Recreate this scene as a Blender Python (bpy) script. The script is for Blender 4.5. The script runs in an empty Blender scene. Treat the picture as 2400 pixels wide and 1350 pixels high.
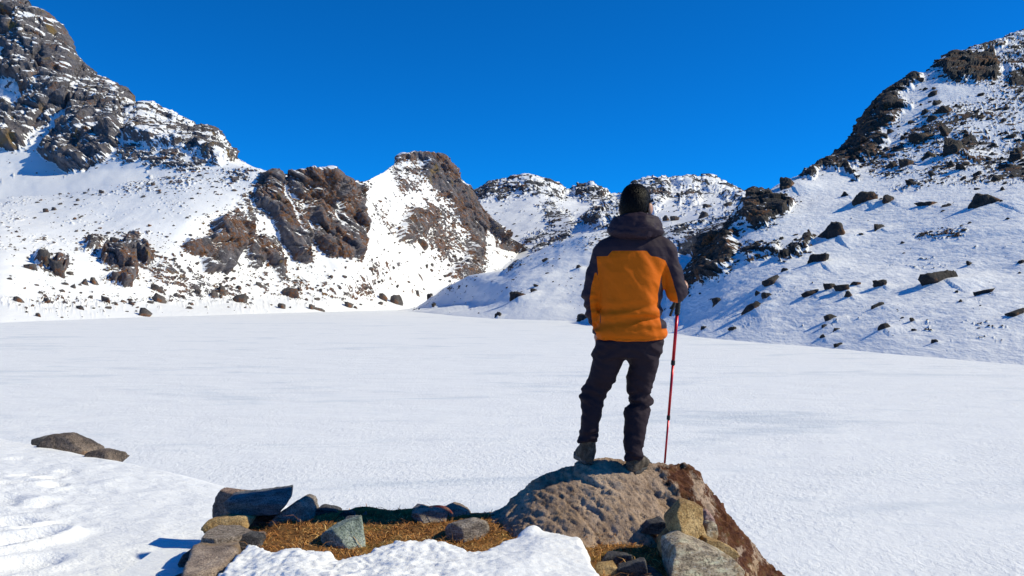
import bpy, bmesh, math
import numpy as np
from mathutils import Vector

# ------------------------------------------------------------------ camera, sky, sun, exposure
scene = bpy.context.scene
col = scene.collection
H = 6.0            # camera height above the frozen lake (m)
FPX = 2078.0       # focal length in photo pixels (photo is 2400 x 1350)
HOR = 695.0        # eye level row in the photo
cam = bpy.data.cameras.new('camera')
cam_ob = bpy.data.objects.new('camera', cam)
col.objects.link(cam_ob)
cam_ob.location = (0, 0, H)
cam_ob.rotation_euler = (math.radians(90), 0, 0)
cam.sensor_width = 36.0
cam.lens = 36.0 * FPX / 2400.0
cam.shift_y = (HOR - 675.0) / 2400.0
cam.clip_start = 0.05
cam.clip_end = 6000
scene.camera = cam_ob

SUN_EL = math.radians(37.0)
SUN_ROT = math.radians(88.5)       # clockwise from +Y: from the right, slightly ahead
world = bpy.data.worlds.new('World')
scene.world = world
world.use_nodes = True
wn = world.node_tree
wn.nodes.clear()
sky = wn.nodes.new('ShaderNodeTexSky')
sky.sky_type = 'NISHITA'
sky.sun_disc = False
sky.sun_elevation = SUN_EL
sky.sun_rotation = SUN_ROT
sky.altitude = 4300
sky.air_density = 1.0
sky.dust_density = 0.15
sky.ozone_density = 10.0
grade = wn.nodes.new('ShaderNodeMix')            # colour balance of the whole sky: thin, deep-blue mountain air
grade.data_type = 'RGBA'; grade.blend_type = 'MULTIPLY'
grade.inputs['Factor'].default_value = 1.0
grade.inputs[7].default_value = (0.03, 0.83, 1.22, 1)
bg = wn.nodes.new('ShaderNodeBackground')
bg.inputs['Strength'].default_value = 0.137
wo = wn.nodes.new('ShaderNodeOutputWorld')
wn.links.new(sky.outputs[0], grade.inputs[6])
wn.links.new(grade.outputs[2], bg.inputs['Color'])
wn.links.new(bg.outputs[0], wo.inputs['Surface'])

sl = bpy.data.lights.new('sun', 'SUN')
sl.energy = 5.0
sl.angle = math.radians(0.5)
sl.color = (1.0, 0.93, 0.69)
sun_ob = bpy.data.objects.new('sun', sl)
col.objects.link(sun_ob)
SD = Vector((math.sin(SUN_ROT) * math.cos(SUN_EL), math.cos(SUN_ROT) * math.cos(SUN_EL), math.sin(SUN_EL)))
sun_ob.rotation_euler = SD.to_track_quat('Z', 'Y').to_euler()
sun_ob.location = (30, 10, 40)

vs = scene.view_settings
vs.view_transform = 'Standard'
vs.look = 'None'
vs.gamma = 1.0
vs.exposure = -0.06
vs.use_curve_mapping = False

# ------------------------------------------------------------------ numeric helpers
rng = np.random.default_rng(7)
_perm = rng.permutation(256).astype(np.int32)
_perm = np.concatenate([_perm, _perm, _perm[:2]])
_g = rng.normal(size=(256, 3)); _g /= np.linalg.norm(_g, axis=1)[:, None]
_grad = _g.astype(np.float32)

from concurrent.futures import ThreadPoolExecutor
_pool = ThreadPoolExecutor(4)
def pn(P):
    P = np.asarray(P, np.float32)
    if len(P) < 40000: return _pn(P)
    return np.concatenate(list(_pool.map(_pn, [P[k:k + 24000] for k in range(0, len(P), 24000)])))

def _pn(P):
    """gradient noise, P (N,3) -> about -1..1"""
    P = np.asarray(P, np.float32)
    fl = np.floor(P)
    i = fl.astype(np.int32) & 255
    f = P - fl
    u = f * f * f * (f * (f * 6 - 15) + 10)
    res = None
    for dx in (0, 1):
        ax = _perm[(i[:, 0] + dx) & 255]
        wx = u[:, 0] if dx else 1 - u[:, 0]
        for dy in (0, 1):
            ay = _perm[ax + ((i[:, 1] + dy) & 255)]
            wy = wx * (u[:, 1] if dy else 1 - u[:, 1])
            for dz in (0, 1):
                g = _grad[_perm[ay + ((i[:, 2] + dz) & 255)]]
                d = g[:, 0] * (f[:, 0] - dx) + g[:, 1] * (f[:, 1] - dy) + g[:, 2] * (f[:, 2] - dz)
                t = d * (wy * (u[:, 2] if dz else 1 - u[:, 2]))
                res = t if res is None else res + t
    return res * 1.6

def fbm(P, octv=4, gain=0.5, lac=2.03):
    P = np.asarray(P, np.float32)
    a, s, out = 1.0, 0.0, 0.0
    for k in range(octv):
        out = out + a * pn(P + 17.3 * k)
        s += a
        a *= gain
        P = P * lac
    return out / s

def ridged(P, octv=4, gain=0.55, lac=2.1):
    P = np.asarray(P, np.float32)
    a, s, out = 1.0, 0.0, 0.0
    for k in range(octv):
        out = out + a * (1 - 2 * np.abs(pn(P + 31.7 * k)))
        s += a
        a *= gain
        P = P * lac
    return out / s

def _facets(P):
    b = np.floor(P).astype(np.int32)
    best = np.full(len(P), 1e9, np.float32); val = np.zeros(len(P), np.float32); sec = best.copy()
    for dx in (-1, 0, 1):
        hx = _perm[(b[:, 0] + dx) & 255]
        for dy in (-1, 0, 1):
            hy = _perm[hx + ((b[:, 1] + dy) & 255)]
            for dz in (-1, 0, 1):
                h = _perm[hy + ((b[:, 2] + dz) & 255)]
                rel = P - b - np.array([dx, dy, dz], np.float32) - 0.5 - 0.45 * _grad[h]
                d = (rel * rel).sum(1)
                g = _grad[(h + 97) & 255]
                v = (g * rel).sum(1) + 0.5 * _grad[(h + 31) & 255, 0]
                near = d < best
                sec = np.where(near, best, np.minimum(sec, d))
                val = np.where(near, v, val); best = np.where(near, d, best)
    return np.stack([val, np.sqrt(sec) - np.sqrt(best)], 1)

def facets(P):
    """broken rock: flat tilted facets (value) and distance to the joints between them"""
    P = np.asarray(P, np.float32)
    if len(P) == 0: return np.zeros(0), np.zeros(0)
    r_ = np.concatenate(list(_pool.map(_facets, [P[k:k + 16000] for k in range(0, len(P), 16000)])))
    return r_[:, 0], r_[:, 1]

def sstep(a, b, x):
    t = np.clip((x - a) / (b - a), 0, 1)
    return t * t * (3 - 2 * t)

def W(px, py, Y):
    """world point seen at a photo pixel at depth Y"""
    return np.array([(px - 1200.0) / FPX * Y, Y, H + (HOR - py) / FPX * Y])

def mesh_np(name, V, F, smooth=True):
    V = np.asarray(V, np.float32); F = np.asarray(F, np.int32)
    me = bpy.data.meshes.new(name)
    k = F.shape[1]
    me.vertices.add(len(V)); me.vertices.foreach_set('co', V.ravel())
    me.loops.add(F.size); me.loops.foreach_set('vertex_index', F.ravel())
    me.polygons.add(len(F))
    me.polygons.foreach_set('loop_start', np.arange(0, F.size, k, dtype=np.int32))
    me.update(calc_edges=True)
    me.polygons.foreach_set('use_smooth', np.full(len(F), smooth))
    me.validate()
    return me

def add_attr(me, name, vals):
    a = me.attributes.new(name, 'FLOAT', 'POINT')
    a.data.foreach_set('value', np.asarray(vals, np.float32).ravel())

def obj(name, me, mat=None, parent=None, **props):
    o = bpy.data.objects.new(name, me)
    col.objects.link(o)
    if mat is not None and me is not None:
        me.materials.clear(); me.materials.append(mat)
    if parent is not None:
        o.parent = parent
    for k, v in props.items():
        if v is not None:
            o[k] = v
    return o

def grid_faces(nu, nv):
    i = np.arange((nu - 1) * (nv - 1))
    a = (i // (nv - 1)) * nv + i % (nv - 1)
    return np.stack([a, a + nv, a + nv + 1, a + 1], 1)

def grid_normals(P):
    du = np.gradient(P, axis=0); dv = np.gradient(P, axis=1)
    n = np.cross(du, dv)
    n /= np.linalg.norm(n, axis=2)[..., None] + 1e-9
    return n

def blur(A, k, axis):
    if k < 1: return A
    w = np.hanning(2 * k + 3)[1:-1]; w /= w.sum()
    pad = [(0, 0)] * A.ndim; pad[axis] = (k, k)
    B = np.pad(A, pad, mode='edge')
    out = np.zeros_like(A)
    n = A.shape[axis]
    for j, wj in enumerate(w):
        sl_ = [slice(None)] * A.ndim; sl_[axis] = slice(j, j + n)
        out += wj * B[tuple(sl_)]
    return out

def poly_sd(poly, x, y):
    """signed distance to polygon, positive inside (pixels)"""
    p = np.asarray(poly, float); n = len(p)
    d = np.full(x.shape, 1e9); ins = np.zeros(x.shape, bool)
    for k in range(n):
        a, b = p[k], p[(k + 1) % n]
        e = b - a
        wx, wy = x - a[0], y - a[1]
        t = np.clip((wx * e[0] + wy * e[1]) / (e @ e + 1e-9), 0, 1)
        d = np.minimum(d, (wx - t * e[0]) ** 2 + (wy - t * e[1]) ** 2)
        c = (a[1] > y) != (b[1] > y)
        ins ^= c & (x < (b[0] - a[0]) * (y - a[1]) / (b[1] - a[1] + 1e-12) + a[0])
    d = np.sqrt(d)
    return np.where(ins, d, -d)

# ------------------------------------------------------------------ node helpers
class NT:
    def __init__(s, name):
        s.m = bpy.data.materials.new(name); s.m.use_nodes = True
        s.t = s.m.node_tree; s.t.nodes.clear()
        s.out = s.t.nodes.new('ShaderNodeOutputMaterial')
        s.b = s.t.nodes.new('ShaderNodeBsdfPrincipled')
        s.t.links.new(s.b.outputs[0], s.out.inputs['Surface'])
        s._co = None
    def n(s, kind, **kw):
        nd = s.t.nodes.new(kind)
        for k, v in kw.items(): setattr(nd, k, v)
        return nd
    def put(s, sock, v):
        if hasattr(v, 'is_output') or isinstance(v, bpy.types.NodeSocket): s.t.links.new(v, sock)
        else: sock.default_value = v
    def co(s):
        if s._co is None: s._co = s.n('ShaderNodeTexCoord').outputs['Object']
        return s._co
    def scaled(s, sc, rot=(0, 0, 0)):
        mp = s.n('ShaderNodeMapping'); s.put(mp.inputs['Vector'], s.co())
        mp.inputs['Scale'].default_value = sc; mp.inputs['Rotation'].default_value = rot
        return mp.outputs[0]
    def noise(s, scale, detail=4, rough=0.55, vec=None, dist=0.0):
        nd = s.n('ShaderNodeTexNoise')
        s.put(nd.inputs['Vector'], vec if vec is not None else s.co())
        nd.inputs['Scale'].default_value = scale; nd.inputs['Detail'].default_value = detail
        nd.inputs['Roughness'].default_value = rough; nd.inputs['Distortion'].default_value = dist
        return nd.outputs['Fac']
    def voro(s, scale, feature='F1', vec=None, out='Distance'):
        nd = s.n('ShaderNodeTexVoronoi'); nd.feature = feature
        s.put(nd.inputs['Vector'], vec if vec is not None else s.co())
        nd.inputs['Scale'].default_value = scale
        return nd.outputs[out]
    def math(s, op, a, b=0.0, c=0.0, clamp=False):
        nd = s.n('ShaderNodeMath', operation=op); nd.use_clamp = clamp
        s.put(nd.inputs[0], a); s.put(nd.inputs[1], b)
        if len(nd.inputs) > 2: s.put(nd.inputs[2], c)
        return nd.outputs[0]
    def ramp(s, fac, stops, interp='LINEAR'):
        nd = s.n('ShaderNodeValToRGB'); s.put(nd.inputs[0], fac)
        cr = nd.color_ramp; cr.interpolation = interp
        while len(cr.elements) < len(stops): cr.elements.new(0.5)
        for e, (p, c) in zip(cr.elements, stops):
            e.position = p
            e.color = (c, c, c, 1) if not hasattr(c, '__len__') else (*c, 1)
        return nd.outputs[0]
    def mix(s, fac, a, b, blend='MIX'):
        nd = s.n('ShaderNodeMix', data_type='RGBA', blend_type=blend)
        s.put(nd.inputs['Factor'], fac)
        for sock, v in ((nd.inputs[6], a), (nd.inputs[7], b)):
            if hasattr(v, '__len__') and not isinstance(v, bpy.types.NodeSocket): sock.default_value = (*v, 1) if len(v) == 3 else v
            else: s.t.links.new(v, sock)
        return nd.outputs[2]
    def attr(s, name, out='Fac'):
        return s.n('ShaderNodeAttribute', attribute_name=name).outputs[out]
    def bump(s, h, strength=0.5, dist=0.1, normal=None):
        nd = s.n('ShaderNodeBump'); s.put(nd.inputs['Height'], h)
        nd.inputs['Strength'].default_value = strength; nd.inputs['Distance'].default_value = dist
        if normal is not None: s.t.links.new(normal, nd.inputs['Normal'])
        return nd.outputs[0]
    def fin(s, color=None, rough=None, normal=None, spec=None, **kw):
        if color is not None:
            if isinstance(color, bpy.types.NodeSocket): s.t.links.new(color, s.b.inputs['Base Color'])
            else: s.b.inputs['Base Color'].default_value = (*color, 1)
        if rough is not None: s.put(s.b.inputs['Roughness'], rough)
        if normal is not None: s.t.links.new(normal, s.b.inputs['Normal'])
        if spec is not None: s.b.inputs['Specular IOR Level'].default_value = spec
        for k, v in kw.items(): s.put(s.b.inputs[k.replace('_', ' ')], v)
        return s.m

SNOW = (0.88, 0.885, 0.90)

def rock_color(t, k, grey=((0.045, 0.042, 0.047), (0.135, 0.127, 0.137), (0.235, 0.222, 0.232)), brown=0.5, ochre=0.4):
    """mottled grey stone with rusty turf and ochre lichen; k = size of the coarse pattern (1/m)"""
    n1 = t.noise(k * 2.2, 8, 0.68)
    c = t.ramp(n1, [(0.3, grey[0]), (0.52, grey[1]), (0.75, grey[2])])
    nb = t.noise(k * 0.55, 6, 0.65)
    fb = t.ramp(nb, [(0.60 - 0.18 * brown, 0.0), (0.66 - 0.18 * brown, 1.0)])
    fb = t.math('MULTIPLY', fb, t.ramp(t.noise(k * 4.5, 4, 0.6), [(0.40, 0.0), (0.60, 1.0)]))
    c = t.mix(fb, c, t.mix(t.noise(k * 6, 3), (0.13, 0.052, 0.024), (0.30, 0.135, 0.055)))
    no = t.noise(k * 0.8, 5, 0.6, vec=t.scaled((1, 1, 0.45), (0.3, 0.2, 1.0)))
    fo = t.ramp(no, [(0.66 - 0.1 * ochre, 0.0), (0.76 - 0.1 * ochre, 0.8)])
    c = t.mix(fo, c, (0.30, 0.19, 0.055))
    return c

def terrain_mat(name, k, rock_bump, snow_k, grey=None, brown=0.5, ochre=0.4, jitter=0.35, snow_bump=0.25):
    t = NT(name)
    a = t.attr('rock')
    j = t.noise(k * 9, 6, 0.7)
    f = t.math('ADD', a, t.math('MULTIPLY', t.math('SUBTRACT', j, 0.5), jitter * 2))
    f = t.ramp(t.math('ADD', f, 0.5), [(0.47, 0.0), (0.53, 1.0)])
    rc = rock_color(t, k, **({'grey': grey} if grey else {}), brown=brown, ochre=ochre)
    sn = t.mix(t.noise(snow_k, 4), SNOW, (0.845, 0.855, 0.885))
    c = t.mix(f, sn, rc)
    h_rock = t.math('MULTIPLY', t.noise(k * 5, 9, 0.72), rock_bump)
    h_snow = t.math('MULTIPLY', t.noise(snow_k * 2.5, 7, 0.62, vec=t.scaled((1.0, 0.45, 1.6), (0, 0, 0.5))), snow_bump)
    hm = t.n('ShaderNodeMix', data_type='FLOAT')
    t.put(hm.inputs[0], f); t.put(hm.inputs[2], h_snow); t.put(hm.inputs[3], t.math('ADD', h_rock, snow_bump * 0.2))
    nb = t.bump(hm.outputs[0], 0.9, 1.0)
    r = t.ramp(f, [(0.0, 0.55), (1.0, 0.85)])
    return t.fin(c, r, nb, 0.25)

# ------------------------------------------------------------------ setting: frozen lake
def lake_mat():
    t = NT('lake_snow')
    v1 = t.scaled((0.05, 0.13, 1.0), (0, 0, 0.10))
    st = t.noise(1.0, 8, 0.66, vec=v1, dist=1.2)
    v2 = t.scaled((0.22, 0.6, 1.0), (0, 0, 0.25))
    st2 = t.noise(1.0, 5, 0.6, vec=v2, dist=0.4)
    f = t.ramp(t.math('ADD', t.math('MULTIPLY', st, 0.7), t.math('MULTIPLY', st2, 0.3)), [(0.33, 0.0), (0.47, 1.0)])
    c = t.mix(f, (0.62, 0.67, 0.735), (0.86, 0.87, 0.89))
    fine = t.noise(26.0, 5, 0.7, vec=t.scaled((1.0, 0.8, 1.0), (0, 0, 0.5)))
    mid = t.noise(5.5, 5, 0.65, vec=t.scaled((1.0, 0.55, 1.0), (0, 0, 0.45)), dist=0.5)
    big = t.noise(0.45, 5, 0.55, vec=t.scaled((0.5, 1.0, 1.0), (0, 0, 0.15)))
    crust = t.ramp(t.noise(0.22, 5, 0.65, vec=t.scaled((0.6, 1.0, 1.0), (0, 0, 0.3)), dist=0.8), [(0.36, 0.35), (0.62, 1.0)])
    h = t.math('ADD', t.math('MULTIPLY', fine, 0.018), t.math('MULTIPLY', t.math('MULTIPLY', mid, crust), 0.085))
    h = t.math('ADD', h, t.math('MULTIPLY', big, 0.26))
    return t.fin(c, 0.6, t.bump(h, 0.8, 1.0), 0.25)

lk = mesh_np('frozen_lake', [(-700, -40, 0), (700, -40, 0), (700, 1000, 0), (-700, 1000, 0)], [(0, 1, 2, 3)])
obj('frozen_lake', lk, lake_mat(), kind='structure')

# ------------------------------------------------------------------ setting: mountains
def shoreY(py): return H * FPX / (py - HOR)

class Layer: pass

def layer(name, rows, px0, px1, nu, counts, rock_polys, disp, back=(60, -25), shore=None, smooth=(6, 10), seed=0.0, jag=0.0):
    """rows: polylines (px, py, Y) from foot to ridge. The sheet is built in real metres, then broken up by noise."""
    u = np.linspace(px0, px1, nu)
    pts = []      # per row arrays of px, py, Y
    if shore is not None:
        s = np.array(shore, float); py = np.interp(u, s[:, 0], s[:, 1]); Y = shoreY(py)
        pts.append((py + 0, Y - 10, np.full(nu, -2.5)))
        pts.append((py, Y, np.full(nu, -0.25)))
    for r in rows:
        r = np.array(r, float)
        py = np.interp(u, r[:, 0], r[:, 1]); Y = np.interp(u, r[:, 0], r[:, 2])
        pts.append((py, Y, H + (HOR - py) / FPX * Y))
    du = (px1 - px0) / nu
    for k in range(len(pts)):
        py, Y, Z = pts[k]
        last = k == len(pts) - 1
        kw_ = int(28 / du)
        Yb = blur(blur(Y, kw_, 0), kw_, 0)
        if last:
            pyb = blur(py, max(1, int(5 / du)), 0)
            jn = np.stack([u / 16.0, np.full(nu, seed), np.zeros(nu)], 1)
            pyb = pyb - jag * (0.6 * ridged(jn, 4, 0.6) + 0.8 * fbm(jn * 0.6 + 7, 3))
            pts[k] = (pyb, Yb, H + (HOR - pyb) / FPX * Yb)
        elif Z[0] > 0:
            pyb = blur(blur(py, kw_, 0), kw_, 0)
            pts[k] = (pyb, Yb, H + (HOR - pyb) / FPX * Yb)
        else:
            pts[k] = (blur(py, kw_, 0), Yb, Z)
    py, Y, Z = pts[-1]
    pts.append((py, Y + back[0], Z + back[1]))
    pts.append((py, Y + back[0] * 4, np.full(nu, -10.0)))
    counts = list(counts) + [8, 6]
    A = []; 
    for k in range(len(pts) - 1):
        t = np.linspace(0, 1, counts[k], endpoint=False)[None, :]
        seg = [pts[k][q][:, None] * (1 - t) + pts[k + 1][q][:, None] * t for q in range(3)]
        X0 = (u / 1.0 - 1200.0) / FPX
        A.append(np.stack(seg, 2))
    A = np.concatenate(A, 1)
    A[..., 1] = blur(blur(A[..., 1], smooth[0] * 2, 0), smooth[1], 1)
    ridge = sum(counts[:-2])
    zb = blur(A[..., 2], smooth[1], 1)
    w = np.clip((ridge - np.arange(A.shape[1])) / (smooth[1] * 1.6), 0, 1)[None, :]
    w[:, ridge:] = 0
    A[..., 2] = zb * w + A[..., 2] * (1 - w)
    P = np.empty(A.shape)
    P[..., 0] = ((u - 1200.0) / FPX)[:, None] * A[..., 1]
    P[..., 1] = A[..., 1]
    P[..., 2] = A[..., 2]
    L = Layer()
    L.px = (P[..., 0] / P[..., 1]) * FPX + 1200
    L.py = HOR - (P[..., 2] - H) / P[..., 1] * FPX
    nv = P.shape[1]
    fx, fy = L.px.ravel(), L.py.ravel()
    # exposed rock in design space, ragged edges
    Q = np.stack([fx, fy, np.full(fx.shape, seed)], 1)
    wx = fx + 16 * fbm(Q / 38.0, 4, 0.65); wy = fy + 16 * fbm(Q / 38.0 + 40, 4, 0.65)
    m = np.zeros(fx.shape)
    sp = np.zeros(fx.shape)
    for poly, amt, soft in rock_polys:
        d = poly_sd(poly, wx, wy)
        if amt < 0: m = np.minimum(m, 1 + amt * sstep(-soft, soft, d)); sp = np.where(d > 0, 0, sp)
        elif amt < 0.5: sp = np.maximum(sp, amt * 2 * sstep(-soft, soft, d))
        else:
            m = np.maximum(m, amt * sstep(-soft, soft, d))
            sp = np.maximum(sp, 0.55 * sstep(-25, 0, d))
    L.dens = sp
    L.mask = m.reshape(nu, nv)
    L.frontal = (np.arange(nv) < ridge + 2)[None, :] & np.ones((nu, 1), bool)
    L.P0, L.n0, L.nu, L.nv, L.ridge = P, grid_normals(P), nu, nv, ridge
    disp(L)
    L.n = grid_normals(L.P)
    if np.mean(L.n[:, :ridge, 2]) < 0: L.n = -L.n
    rv = L.rockfun(L)
    L.rock = rv
    F = grid_faces(nu, nv)[:, ::-1]
    me = mesh_np(name, L.P.reshape(-1, 3), F)
    add_attr(me, 'rock', rv)
    L.me = me; L.drifts = []
    return L

def at_layer(L, px, py):
    d = (L.px[:, :L.ridge + 1] - px) ** 2 + (L.py[:, :L.ridge + 1] - py) ** 2
    k = np.unravel_index(np.argmin(d), d.shape)
    return L.P[k], L.n[k]

def make_disp(rock_amp, rock_len, snow_amp, snow_len, proud, aniso=(1, 1, 1), shear=0.0, seed=0.0, extra=None, speck=(1.0, 3.0, 0.2, 1.0), fk=1.0):
    def f(L):
        P = L.P0.reshape(-1, 3)
        n = L.n0.reshape(-1, 3).copy()
        if n[:, 2].mean() < 0: n = -n
        n[:, 2] *= 0.6
        m = L.mask.ravel()
        Q = (P + seed * 13.7) * np.array(aniso)
        Q[:, 0] += shear * P[:, 2]
        r = ridged(Q / rock_len, 6, 0.6) * 0.7 + 0.5 * fbm(Q / (rock_len * 2.5) + 5, 3)
        # blocky steps
        st = fbm(Q / (rock_len * 0.6) + 9, 3)
        r = r + 0.35 * (np.round(st * 4) / 4 - st)
        sel = m > 0.03
        fa, ga = facets(Q[sel] / (rock_len * 0.62) + 3.3); fb_, gb = facets(Q[sel] / (rock_len * 0.24) + 8.1)
        fr = np.zeros(len(m)); fr[sel] = 0.40 * fa + 0.20 * fb_ - 0.10 * sstep(0.15, 0.0, ga) - 0.05 * sstep(0.2, 0.0, gb)
        r = 0.62 * r + fk * fr
        s = fbm(P / snow_len + 3, 4)
        d = m * (proud + rock_amp * r) + snow_amp * s * (1 - 0.5 * m) + 0.25 * rock_amp * r * np.clip(m * 3, 0, 1)
        if extra is not None: d = d + extra(L, P)
        # small stones breaking through the snow, in clusters
        sa, slen, sbase, slope_el = speck
        cl = fbm(P / (slen * 9) + 2, 4, 0.6)
        S_ = P.copy(); S_[:, 0] += 0.5 * P[:, 2]
        hf = fbm(S_ / (slen * np.array([1.0, 1.0, 0.8])) + 50, 4, 0.75)
        L.speck = sstep(0.0, 0.22, hf + 0.75 * cl + 0.7 * (L.dens + sbase) - 0.50)
        d = d + sa * L.speck * (1 - m)
        low = np.clip((P[:, 2] + 0.3) / 3.0, 0, 1)
        L.P = (P + n * (d * low)[:, None]).reshape(L.nu, L.nv, 3)
    return f

def rock_rule(base, mask_w, slope_w, slope0, n_amp, n_len, seed=0.0, top_dark=0.0, stretch=(1, 1, 1)):
    def f(L):
        P = L.P.reshape(-1, 3)
        nz = L.n[..., 2].ravel()
        nn = fbm(P * np.array(stretch) / n_len + seed, 5, 0.6)
        v = base + mask_w * L.mask.ravel() + slope_w * np.clip(slope0 - nz, -0.35, 0.4) + n_amp * nn
        j = np.broadcast_to(np.arange(L.nv)[None, :], (L.nu, L.nv)).ravel()
        v = v + 1.15 * L.speck
        S_ = P.copy(); S_[:, 0] += 0.6 * P[:, 2]
        v = v + 0.85 * fbm(S_ / (n_len * 0.33 * np.array([0.8, 1.0, 2.2])) + 70, 4, 0.7)
        if top_dark: v = v + top_dark * np.exp(-np.abs(L.ridge - j) / 5.0)
        return v
    return f

BACKROWS = None
def build(name, rows, rule, **kw):
    d = kw.pop('disp')
    def disp(L):
        d(L); L.rockfun = rule
    return layer(name, rows, disp=disp, **kw)

# --- far mountains and the valley floor in front of them
far_rows = [
    [(1000, 700, 430), (1400, 690, 420), (1600, 650, 380), (1900, 600, 360)],
    [(1000, 640, 560), (1200, 620, 560), (1300, 590, 560), (1400, 560, 520), (1500, 575, 460), (1600, 565, 430), (1700, 545, 400), (1900, 500, 380)],
    [(1000, 540, 750), (1150, 545, 720), (1300, 525, 700), (1420, 512, 640), (1500, 525, 560), (1600, 528, 500), (1700, 505, 470), (1900, 460, 450)],
    [(1000, 490, 850), (1150, 478, 850), (1250, 455, 850), (1350, 485, 820), (1440, 485, 780), (1550, 470, 760), (1650, 470, 740), (1900, 450, 700)],
    [(1000, 480, 980), (1105, 449, 980), (1130, 436, 975), (1150, 427, 970), (1180, 423, 970), (1215, 417, 965), (1240, 409, 960), (1262, 418, 960), (1290, 424, 960), (1320, 447, 960), (1350, 444, 960),
     (1385, 434, 950), (1410, 441, 950), (1430, 456, 950), (1470, 447, 950), (1500, 430, 950), (1530, 421, 955), (1560, 418, 960), (1610, 413, 970), (1640, 422, 970), (1660, 418, 970), (1690, 436, 970), (1720, 447, 970), (1755, 463, 970), (1900, 490, 980)]]
far_polys = [
    ([(1100, 455), (1180, 422), (1240, 408), (1300, 430), (1330, 450), (1300, 470), (1240, 445), (1150, 465)], 0.55, 10),
    ([(1260, 480), (1300, 470), (1350, 530), (1340, 590), (1290, 590), (1250, 590), (1220, 560), (1290, 530)], 0.45, 16),
    ([(1340, 440), (1385, 430), (1425, 455), (1400, 465), (1350, 460)], 0.85, 6),
    ([(1370, 520), (1420, 470), (1460, 490), (1450, 530), (1400, 530)], 0.7, 8),
    ([(1480, 435), (1520, 420), (1560, 418), (1570, 460), (1540, 490), (1490, 480)], 0.8, 8),
    ([(1570, 425), (1640, 418), (1660, 415), (1760, 465), (1740, 480), (1700, 462), (1660, 440), (1600, 440)], 0.6, 7),
    ([(1590, 460), (1640, 455), (1640, 475), (1590, 480)], 0.6, 6),
    ([(1440, 560), (1560, 530), (1620, 540), (1720, 500), (1800, 470), (1800, 560), (1650, 620), (1560, 640)], 0.42, 24),
]
FAR = build('far_mountain', far_rows, rock_rule(-0.70, 0.62, 1.7, 0.64, 0.75, 22.0, 3.0, 0.12), px0=1010, px1=1880, nu=480, counts=(14, 60, 60, 70),
            rock_polys=far_polys, disp=make_disp(16, 34, 4.0, 40, 4.0, seed=1.0, speck=(2.5, 9.0, 0.24, 1), fk=0.6), back=(60, -30), smooth=(4, 8), seed=1.5, jag=4.0)

# --- left mountain
lm_rows = [
    [(-320, 520, 450), (0, 510, 445), (300, 470, 430), (700, 450, 430)],
    [(-320, 410, 540), (0, 405, 530), (150, 410, 520), (300, 402, 500), (450, 402, 480), (700, 420, 460)],
    [(-320, 250, 620), (0, 270, 600), (150, 300, 580), (260, 300, 560), (350, 320, 540), (450, 345, 520), (560, 388, 490), (700, 425, 470)],
    [(-320, -90, 760), (-100, -10, 740), (0, 12, 720), (30, 10, 720), (70, 28, 715), (110, 52, 710), (135, 82, 705), (155, 122, 700), (180, 160, 690), (205, 190, 680), (240, 213, 670), (270, 232, 660),
     (330, 245, 640), (350, 260, 635), (400, 285, 620), (440, 303, 600), (480, 312, 590), (510, 335, 570), (540, 366, 550), (580, 386, 530), (620, 399, 500), (700, 420, 480)]]
lm_polys = [
    ([(-340, -120), (0, -20), (100, 30), (160, 110), (215, 190), (280, 235), (290, 320), (230, 375), (200, 398), (150, 398), (75, 335), (150, 280), (175, 250), (60, 320), (60, 345), (-340, 345)], 1.0, 9),
    ([(45, 352), (95, 312), (160, 246), (176, 254), (125, 308), (95, 352)], -1.0, 5),
    ([(-10, 172), (40, 190), (64, 228), (34, 248), (-10, 232)], -0.75, 6), ([(12, 44), (40, 54), (34, 68), (14, 58)], -0.8, 4), ([(-20, 110), (18, 112), (8, 140), (-20, 140)], -0.7, 5), ([(20, 235), (70, 215), (78, 222), (40, 262)], -0.6, 5),
    ([(270, 235), (350, 255), (450, 300), (490, 315), (545, 370), (500, 378), (440, 350), (380, 345), (300, 320)], 0.62, 14),
    ([(290, 330), (400, 350), (500, 380), (480, 410), (380, 395), (260, 385)], 0.36, 16),
]
LM = build('left_mountain', lm_rows, rock_rule(-0.5, 0.80, 1.9, 0.56, 0.7, 20.0, 1.0, 0.12, (1.0, 1.0, 1.3)), px0=-320, px1=690, nu=470, counts=(12, 90, 150),
           rock_polys=lm_polys, disp=make_disp(21, 50, 3.0, 45, 6.0, aniso=(1, 1, 0.55), shear=0.45, seed=2.0, speck=(1.8, 6.0, 0.12, 1), fk=0.5), back=(70, -40), smooth=(3, 8), seed=4.2, jag=2.5)

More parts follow.
